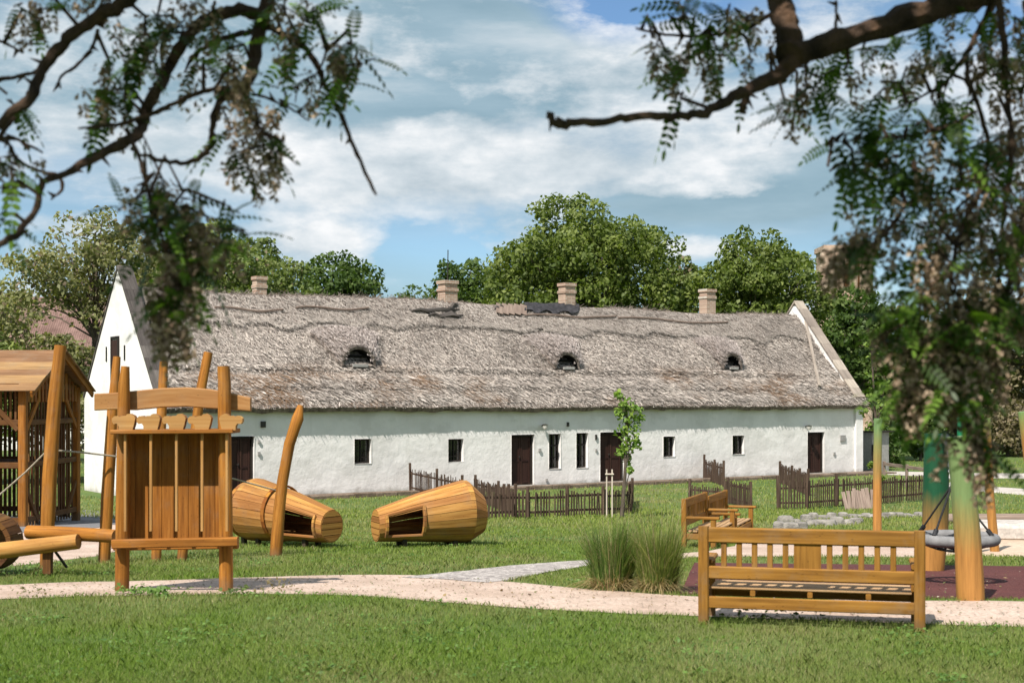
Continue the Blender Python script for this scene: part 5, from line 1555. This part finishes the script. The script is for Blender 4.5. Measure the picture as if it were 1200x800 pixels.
def pxr(w_, Y_): return w_ / 2 / F * Y_
YL = 4.9
LB = [
 dict(pts=[(190, -60, YL), (149, 0, YL), (115, 19, YL), (80, 46, YL), (54, 77, YL), (34, 115, YL - .1), (0, 146, YL - .1), (-40, 176, YL - .2)], r=[.028, .026, .024, .022, .02, .018, .014, .012], root=[(-3.2, 4.6, 3.3), (-2.3, 4.8, 3.75), (-1.6, 4.9, 3.75)]),
 dict(pts=[(56, 70, YL), (44, 95, YL + .05), (28, 120, YL + .1), (8, 150, YL), (-10, 175, YL)], r=[.014, .013, .012, .01, .008]),
 dict(pts=[(322, -50, YL + .2), (314, 0, YL + .2), (304, 38, YL + .2), (296, 77, YL + .15), (285, 111, YL + .1), (262, 113, YL + .1), (250, 146, YL), (247, 169, YL), (226, 190, YL - .1), (192, 188, YL - .1), (153, 176, YL - .1)], r=[.028, .026, .025, .023, .02, .014, .011, .010, .009, .007, .005], root=[(-3.2, 4.6, 3.5), (-1.8, 4.9, 4.1), (-.95, 5.05, 3.85)]),
 dict(pts=[(309, 22, YL + .2), (282, 12, YL + .18), (245, 21, YL + .15), (218, 46, YL + .1), (199, 77, YL + .1), (180, 111, YL), (168, 140, YL), (158, 160, YL - .1), (126, 176, YL - .1), (77, 203, YL - .15), (50, 213, YL - .2), (42, 241, YL - .2), (23, 272, YL - .25), (0, 288, YL - .3), (-30, 305, YL - .3)], r=[.020, .023, .024, .022, .021, .020, .018, .019, .015, .013, .012, .012, .011, .010, .009]),
 dict(pts=[(308, 30, YL + .2), (337, 42, YL + .1), (364, 65, YL), (383, 103, YL), (402, 142, YL - .1), (418, 180, YL - .2), (441, 229, YL - .3)], r=[.013, .012, .011, .009, .008, .007, .004]),
 dict(pts=[(297, 38, YL + .2), (272, 42, YL + .3), (249, 52, YL + .3), (228, 65, YL + .25), (215, 85, YL + .2)], r=[.012, .011, .010, .007, .004]),
 dict(pts=[(268, 103, YL + .1), (238, 107, YL), (208, 120, YL), (184, 131, YL), (146, 144, YL - .1), (92, 151, YL - .2)], r=[.009, .009, .009, .009, .008, .003]),
 dict(pts=[(160, 157, YL - .1), (130, 170, YL), (100, 186, YL), (78, 202, YL - .1)], r=[.008, .007, .006, .006]),
 dict(pts=[(-10, 163, YL - .1), (10, 162, YL - .1), (23, 165, YL - .1), (50, 179, YL)], r=[.008, .007, .006, .003]),
 dict(pts=[(9, 165, YL - .1), (22, 188, YL - .1), (45, 200, YL), (68, 206, YL), (72, 222, YL), (59, 234, YL)], r=[.006, .006, .006, .007, .006, .003]),
 dict(pts=[(115, 36, YL), (108, 55, YL + .1), (92, 75, YL + .1), (70, 92, YL + .1), (72, 104, YL + .1)], r=[.007, .006, .006, .005, .003]),
 dict(pts=[(-20, 95, YL), (10, 92, YL), (38, 86, YL), (48, 78, YL)], r=[.008, .008, .007, .006]),
 dict(pts=[(-10, 45, YL + .1), (8, 52, YL + .1), (27, 62, YL)], r=[.006, .005, .004]),
 dict(pts=[(148, 152, YL - .1), (158, 172, YL - .15), (166, 195, YL - .2), (172, 220, YL - .25), (185, 262, YL - .3), (198, 310, YL - .35), (205, 360, YL - .35)], r=[.008, .007, .007, .006, .005, .004, .003]),
 dict(pts=[(298, 110, YL + .1), (320, 118, YL), (345, 130, YL), (362, 142, YL - .1)], r=[.006, .005, .004, .002]),
 dict(pts=[(290, 118, YL + .1), (302, 145, YL), (325, 172, YL), (348, 193, YL)], r=[.006, .005, .004, .002]),
 dict(pts=[(383, 60, YL), (372, 85, YL), (352, 98, YL), (346, 120, YL)], r=[.005, .004, .003, .002]),
]
LCl = [(135, 105, 30, YL, 8, 6), (150, 70, 28, YL, 10, 3), (170, 40, 26, YL, 10, 5), (185, 18, 24, YL + .1, 7, 6), (215, 30, 24, YL + .1, 9, 2), (250, 12, 26, YL + .1, 8, 5), (265, 58, 24, YL + .1, 8, 4),
       (150, 130, 22, YL, 7, 2), (128, 88, 18, YL, 5, 3), (275, 90, 26, YL, 7, 10), (300, 150, 26, YL, 8, 7), (290, 175, 24, YL, 7, 6), (270, 150, 16, YL, 5, 2), (335, 120, 16, YL, 5, 1), (315, 190, 16, YL - .1, 3, 5),
       (385, 55, 22, YL - .05, 7, 1), (412, 52, 20, YL - .1, 7, 0), (398, 78, 24, YL - .1, 8, 5), (425, 75, 14, YL - .1, 4, 0), (365, 28, 24, YL, 8, 3), (345, 55, 20, YL, 5, 4), (335, 12, 22, YL + .1, 7, 3), (375, 95, 18, YL, 5, 2), (405, 95, 14, YL, 3, 1),
       (12, 190, 26, YL - .2, 7, 6), (3, 222, 18, YL - .2, 5, 1), (8, 110, 18, YL, 7, 0), (25, 10, 22, YL + .1, 7, 4), (60, 0, 22, YL + .1, 5, 3), (8, 250, 10, YL - .2, 2, 0), (110, -10, 24, YL, 7, 3), (230, 75, 16, YL, 5, 2),
       (165, 222, 17, YL - .2, 7, 2), (190, 210, 17, YL - .2, 9, 2), (215, 225, 19, YL - .2, 7, 4), (175, 250, 20, YL - .3, 10, 5), (210, 260, 23, YL - .3, 11, 5), (245, 255, 19, YL - .3, 7, 4), (265, 240, 10, YL - .3, 4, 0), (150, 240, 12, YL - .3, 4, 2),
       (195, 295, 23, YL - .3, 11, 8), (230, 300, 20, YL - .3, 9, 5), (258, 285, 16, YL - .35, 5, 3), (204, 330, 20, YL - .35, 9, 8), (193, 360, 17, YL - .35, 5, 9), (210, 365, 14, YL - .35, 6, 5), (200, 392, 12, YL - .35, 4, 4), (185, 340, 12, YL - .35, 2, 5), (285, 270, 16, YL - .3, 5, 2), (221, 335, 13, YL - .35, 4, 3)]
locust('locust tree whose bare and leafy branches hang into the top left corner', (-3.3, 4.5), LB, LCl, 71, (-1.6, 3.9, 5.3, 2.3, 1.9, 1.5, 3000))

YR = 4.9
RB = [
 dict(pts=[(1260, -60, YR + .2), (1180, -22, YR + .2), (1127, 0, YR + .15), (1055, 24, YR + .1), (982, 48, YR), (939, 66, YR), (905, 92, YR), (866, 111, YR - .1), (833, 130, YR - .15), (804, 136, YR - .2), (760, 137, YR - .25), (717, 140, YR - .3), (668, 146, YR - .35), (652, 143, YR - .35), (642, 133, YR - .35)], r=[.062, .056, .050, .046, .040, .034, .027, .020, .0165, .0145, .013, .013, .013, .015, .010], root=[(3.2, 4.7, 2.9), (2.6, 4.95, 3.4)]),
 dict(pts=[(926, 66, YR), (922, 40, YR + .05), (914, 5, YR + .1), (905, -40, YR + .1), (890, -110, YR + .2)], r=[.050, .042, .042, .040, .036]),
 dict(pts=[(876, 108, YR), (872, 122, YR), (870, 131, YR)], r=[.014, .013, .010]),
 dict(pts=[(979, 40, YR), (980, 18, YR), (980, 0, YR)], r=[.006, .005, .004]),
 dict(pts=[(1180, -30, YR + .2), (1165, 5, YR + .2), (1150, 30, YR + .1), (1132, 63, YR), (1118, 85, YR), (1103, 100, YR), (1070, 118, YR), (1040, 130, YR - .1)], r=[.010, .010, .010, .009, .008, .006, .004, .002]),
 dict(pts=[(1168, -20, YR), (1176, 50, YR), (1180, 110, YR), (1186, 170, YR - .1), (1178, 240, YR - .1), (1172, 300, YR - .2), (1168, 360, YR - .2)], r=[.013, .012, .011, .010, .009, .007, .005]),
 dict(pts=[(1132, 64, YR), (1135, 95, YR - .1), (1148, 130, YR - .1), (1158, 170, YR - .1), (1152, 215, YR - .2), (1130, 260, YR - .25), (1116, 310, YR - .3), (1112, 380, YR - .3), (1120, 450, YR - .3)], r=[.009, .009, .009, .008, .008, .007, .006, .005, .003]),
 dict(pts=[(1150, 205, YR - .2), (1110, 225, YR - .2), (1075, 230, YR - .2), (1045, 262, YR - .25), (1020, 290, YR - .3), (1000, 305, YR - .3)], r=[.006, .005, .005, .004, .003, .002]),
 dict(pts=[(1145, 130, YR - .1), (1105, 150, YR - .1), (1060, 160, YR - .15), (1010, 162, YR - .2), (965, 170, YR - .2)], r=[.005, .005, .004, .003, .002]),
 dict(pts=[(915, 10, YR + .1), (880, 30, YR + .1), (840, 40, YR), (790, 42, YR), (745, 33, YR - .1)], r=[.010, .008, .006, .005, .004]),
 dict(pts=[(1240, 120, YR), (1215, 180, YR), (1200, 260, YR - .1), (1180, 340, YR - .2), (1150, 420, YR - .3), (1135, 500, YR - .3)], r=[.02, .018, .015, .011, .008, .004], root=[(3.1, 4.7, 3.2), (2.5, 4.9, 3.2)]),
 dict(pts=[(1200, 0, YR), (1205, 60, YR), (1195, 120, YR)], r=[.010, .008, .005]),
]
RCl = [(800, 25, 26, YR - .05, 10, 2), (830, 45, 24, YR, 8, 2), (850, 15, 26, YR, 10, 3), (880, 20, 22, YR + .1, 7, 3), (765, 45, 16, YR - .1, 3, 2), (805, 75, 22, YR - .1, 7, 4), (830, 85, 18, YR, 4, 2), (800, 108, 16, YR - .1, 4, 0), (780, 60, 14, YR - .1, 3, 2),
       (880, 62, 18, YR, 4, 1), (945, 105, 18, YR, 6, 3), (960, 90, 22, YR, 8, 1), (920, 120, 14, YR, 3, 2), (990, 80, 22, YR + .05, 7, 2), (1010, 60, 24, YR + .1, 8, 1), (935, 130, 10, YR, 3, 1),
       (1050, 60, 28, YR + .1, 8, 2), (1080, 85, 28, YR, 10, 2), (1040, 95, 22, YR, 7, 1), (1110, 60, 26, YR, 8, 2), (1150, 60, 28, YR, 10, 6), (1190, 40, 28, YR, 10, 7), (1100, 115, 28, YR, 10, 1), (1140, 110, 28, YR, 8, 3), (1180, 100, 30, YR, 10, 9), (1160, 15, 26, YR + .1, 8, 4), (1100, 20, 24, YR + .1, 7, 1),
       (975, 165, 20, YR - .2, 8, 0), (1000, 170, 26, YR - .2, 11, 1), (1030, 160, 28, YR - .15, 13, 2), (1060, 165, 28, YR - .15, 12, 2), (1090, 155, 28, YR - .1, 12, 4), (1000, 200, 22, YR - .2, 8, 1), (1035, 195, 30, YR - .2, 12, 2), (970, 195, 14, YR - .2, 4, 0), (1070, 205, 26, YR - .2, 8, 2), (1110, 190, 26, YR - .15, 8, 2), (1150, 170, 30, YR - .1, 10, 9), (1190, 160, 30, YR, 10, 11),
       (1020, 275, 24, YR - .3, 9, 5), (1045, 265, 24, YR - .25, 7, 4), (1060, 235, 24, YR - .2, 7, 2), (1090, 240, 26, YR - .2, 8, 3), (1085, 275, 26, YR - .25, 7, 4), (1120, 245, 28, YR - .2, 9, 5), (1155, 235, 32, YR - .2, 10, 13), (1190, 230, 32, YR - .1, 10, 13), 
       (985, 296, 14, YR - .3, 4, 8), (1005, 285, 16, YR - .3, 5, 9), (1130, 290, 32, YR - .3, 12, 9), (1170, 290, 34, YR - .2, 13, 16), (1200, 300, 30, YR - .2, 12, 13), (1095, 310, 28, YR - .3, 12, 7), (1120, 340, 34, YR - .3, 18, 13), (1160, 345, 34, YR - .25, 18, 18), (1195, 360, 28, YR - .2, 9, 8), (1080, 350, 28, YR - .3, 15, 7), (1050, 370, 22, YR - .3, 11, 2), 
       (1085, 395, 32, YR - .3, 18, 12), (1120, 390, 34, YR - .3, 20, 13), (1150, 400, 28, YR - .3, 15, 10), (1055, 415, 26, YR - .3, 12, 7), (1095, 435, 32, YR - .3, 18, 10), (1130, 440, 28, YR - .3, 15, 7), (1030, 395, 16, YR - .3, 4, 1), (1060, 455, 20, YR - .3, 6, 6), (1080, 462, 20, YR - .3, 6, 5), (1140, 480, 24, YR - .3, 9, 6), (1130, 515, 20, YR - .3, 6, 6), (1150, 525, 18, YR - .3, 6, 7), (1140, 545, 10, YR - .3, 2, 2), (1170, 440, 14, YR - .3, 5, 3)]
locust('locust tree whose heavy limb and leafy hanging sprays fill the top right corner', (3.3, 4.5), RB, RCl, 83, (2.0, 3.7, 5.2, 2.2, 1.9, 1.5, 3000))

# ------------------------------------------------------------------ sky, sun, camera
EL = math.radians(52); SUNH = Vector((-.50, -.866)).normalized()
sv = Vector((SUNH.x * math.cos(EL), SUNH.y * math.cos(EL), math.sin(EL)))
sun = bpy.data.lights.new('sun', 'SUN'); sun.energy = 5.0; sun.angle = math.radians(.53); sun.color = (1, .94, .85)
so = bpy.data.objects.new('sun', sun); COL.objects.link(so); so.rotation_euler = (-sv).to_track_quat('-Z', 'Y').to_euler()

world = bpy.data.worlds.new('World'); SC.world = world; world.use_nodes = True
nt = world.node_tree; bg = nt.nodes['Background']
sky = N(nt, 'ShaderNodeTexSky', sky_type='NISHITA'); sky.sun_disc = False; sky.sun_elevation = EL; sky.sun_rotation = math.atan2(SUNH.x, SUNH.y)
sky.air_density = 1.0; sky.dust_density = .6; sky.ozone_density = 2.0
tcw = N(nt, 'ShaderNodeTexCoord').outputs['Generated']
sp = N(nt, 'ShaderNodeSeparateXYZ'); nt.links.new(tcw, sp.inputs[0])
def mth(op, a, b=None, c=None, clamp=False):
    n_ = N(nt, 'ShaderNodeMath', operation=op); n_.use_clamp = clamp
    for i, v in enumerate((a, b, c)):
        if v is None: continue
        if hasattr(v, 'links'): nt.links.new(v, n_.inputs[i])
        else: n_.inputs[i].default_value = v
    return n_.outputs[0]
az = mth('ARCTAN2', sp.outputs[0], sp.outputs[1]); el = mth('ARCSINE', sp.outputs[2])
cv = N(nt, 'ShaderNodeCombineXYZ'); nt.links.new(mth('MULTIPLY', az, 10.0), cv.inputs[0]); nt.links.new(mth('MULTIPLY', el, 22.0), cv.inputs[1])
puff = noise(nt, cv.outputs[0], 1.0, 12, 0.6)
cv2 = N(nt, 'ShaderNodeCombineXYZ'); nt.links.new(mth('MULTIPLY', az, 5.0), cv2.inputs[0]); nt.links.new(mth('MULTIPLY', el, 18.0), cv2.inputs[1]); cv2.inputs[2].default_value = 4.2
veil = noise(nt, cv2.outputs[0], 0.8, 6, 0.5)
def blob(px, py, wx, wy_, amp, total):
    a0 = math.atan((px - 600) / F); e0 = math.atan((HY - py) / F * math.cos(a0))
    dx = mth('MULTIPLY', mth('SUBTRACT', az, a0), F / wx); dy = mth('MULTIPLY', mth('SUBTRACT', el, e0), F / wy_)
    r2 = mth('ADD', mth('MULTIPLY', dx, dx), mth('MULTIPLY', dy, dy))
    g_ = mth('MULTIPLY', mth('EXPONENT', mth('MULTIPLY', r2, -1.0)), amp)
    return g_ if total is None else mth('ADD', total, g_)
# bright cumulus banks where the photograph has them; elsewhere chance decides
tot = mth('MULTIPLY', puff, 1.1)
for b_ in ((560, 185, 170, 52, .34), (420, 215, 120, 45, .22), (690, 215, 150, 35, .16), (370, 285, 75, 20, .30), (180, 120, 200, 70, .10), (90, 262, 50, 16, .22), (770, 90, 110, 80, .20), (870, 175, 120, 40, .14), (800, 292, 60, 8, .28),
           (500, 20, 250, 40, -.03), (430, 115, 230, 26, -.22), (850, 245, 200, 30, -.28), (745, 8, 55, 24, -.5), (480, 285, 60, 40, -.24), (120, 240, 160, 30, -.12), (690, 245, 90, 12, -.1)):
    tot = blob(*b_, tot)
# unseen cloud cover overhead and behind the viewer, added to neutralise ambient light
over = mth('MULTIPLY', mth('SUBTRACT', .75, sp.outputs[1], None, True), .55)
cum = ramp(nt, tot, [(.50, (0, 0, 0)), (.61, (.55,) * 3), (.80, (1,) * 3)])
# grey-blue stratus sheet
vt = mth('ADD', mth('MULTIPLY', veil, .6), over)
for b_ in ((430, 100, 300, 75, .42), (850, 235, 240, 50, .40), (200, 200, 260, 80, .2), (1000, 120, 200, 120, .22), (100, 60, 260, 120, .34), (560, 40, 200, 90, .40), (745, 8, 70, 34, -1.1), (500, 290, 110, 30, -.15)):
    vt = blob(*b_, vt)
st = ramp(nt, vt, [(.22, (0, 0, 0)), (.62, (.92,) * 3)])
skc = mixc(nt, 1.0, sky.outputs[0], (.70, .84, .95), 'MULTIPLY')
cv3 = N(nt, 'ShaderNodeCombineXYZ'); nt.links.new(mth('MULTIPLY', az, 6.0), cv3.inputs[0]); nt.links.new(mth('MULTIPLY', el, 26.0), cv3.inputs[1]); cv3.inputs[2].default_value = 9.1
layer = noise(nt, cv3.outputs[0], .9, 8, .55)
c = mixc(nt, st, skc, ramp(nt, layer, [(.32, (1.85, 2.85, 3.4)), (.52, (2.65, 3.65, 4.2)), (.68, (4.6, 5.2, 5.5))]))
shade = ramp(nt, puff, [(.34, (3.2, 3.9, 4.4)), (.50, (4.9, 5.4, 5.75)), (.64, (6.9, 7.0, 7.1))])
c = mixc(nt, cum, c, shade)
nt.links.new(c, bg.inputs[0]); bg.inputs[1].default_value = 0.095

cam = bpy.data.cameras.new('camera'); co = bpy.data.objects.new('camera', cam); COL.objects.link(co)
co.location = (0, 0, E); co.rotation_euler = (math.radians(90), 0, 0)
cam.sensor_width = 36; cam.lens = F / 1200 * 36; cam.shift_y = (HY - 400) / 1200
cam.clip_start = .05; cam.clip_end = 6000
cam.dof.use_dof = True; cam.dof.focus_distance = 34; cam.dof.aperture_fstop = 3.5
SC.camera = co
SC.view_settings.view_transform = 'Standard'; SC.view_settings.look = 'None'; SC.view_settings.exposure = 0.56; SC.view_settings.gamma = 1
SC.render.engine = 'CYCLES'
cy = SC.cycles
cy.max_bounces = 6; cy.diffuse_bounces = 3; cy.glossy_bounces = 2; cy.transmission_bounces = 3; cy.transparent_max_bounces = 4
cy.use_denoising = True; cy.caustics_reflective = False; cy.caustics_refractive = False
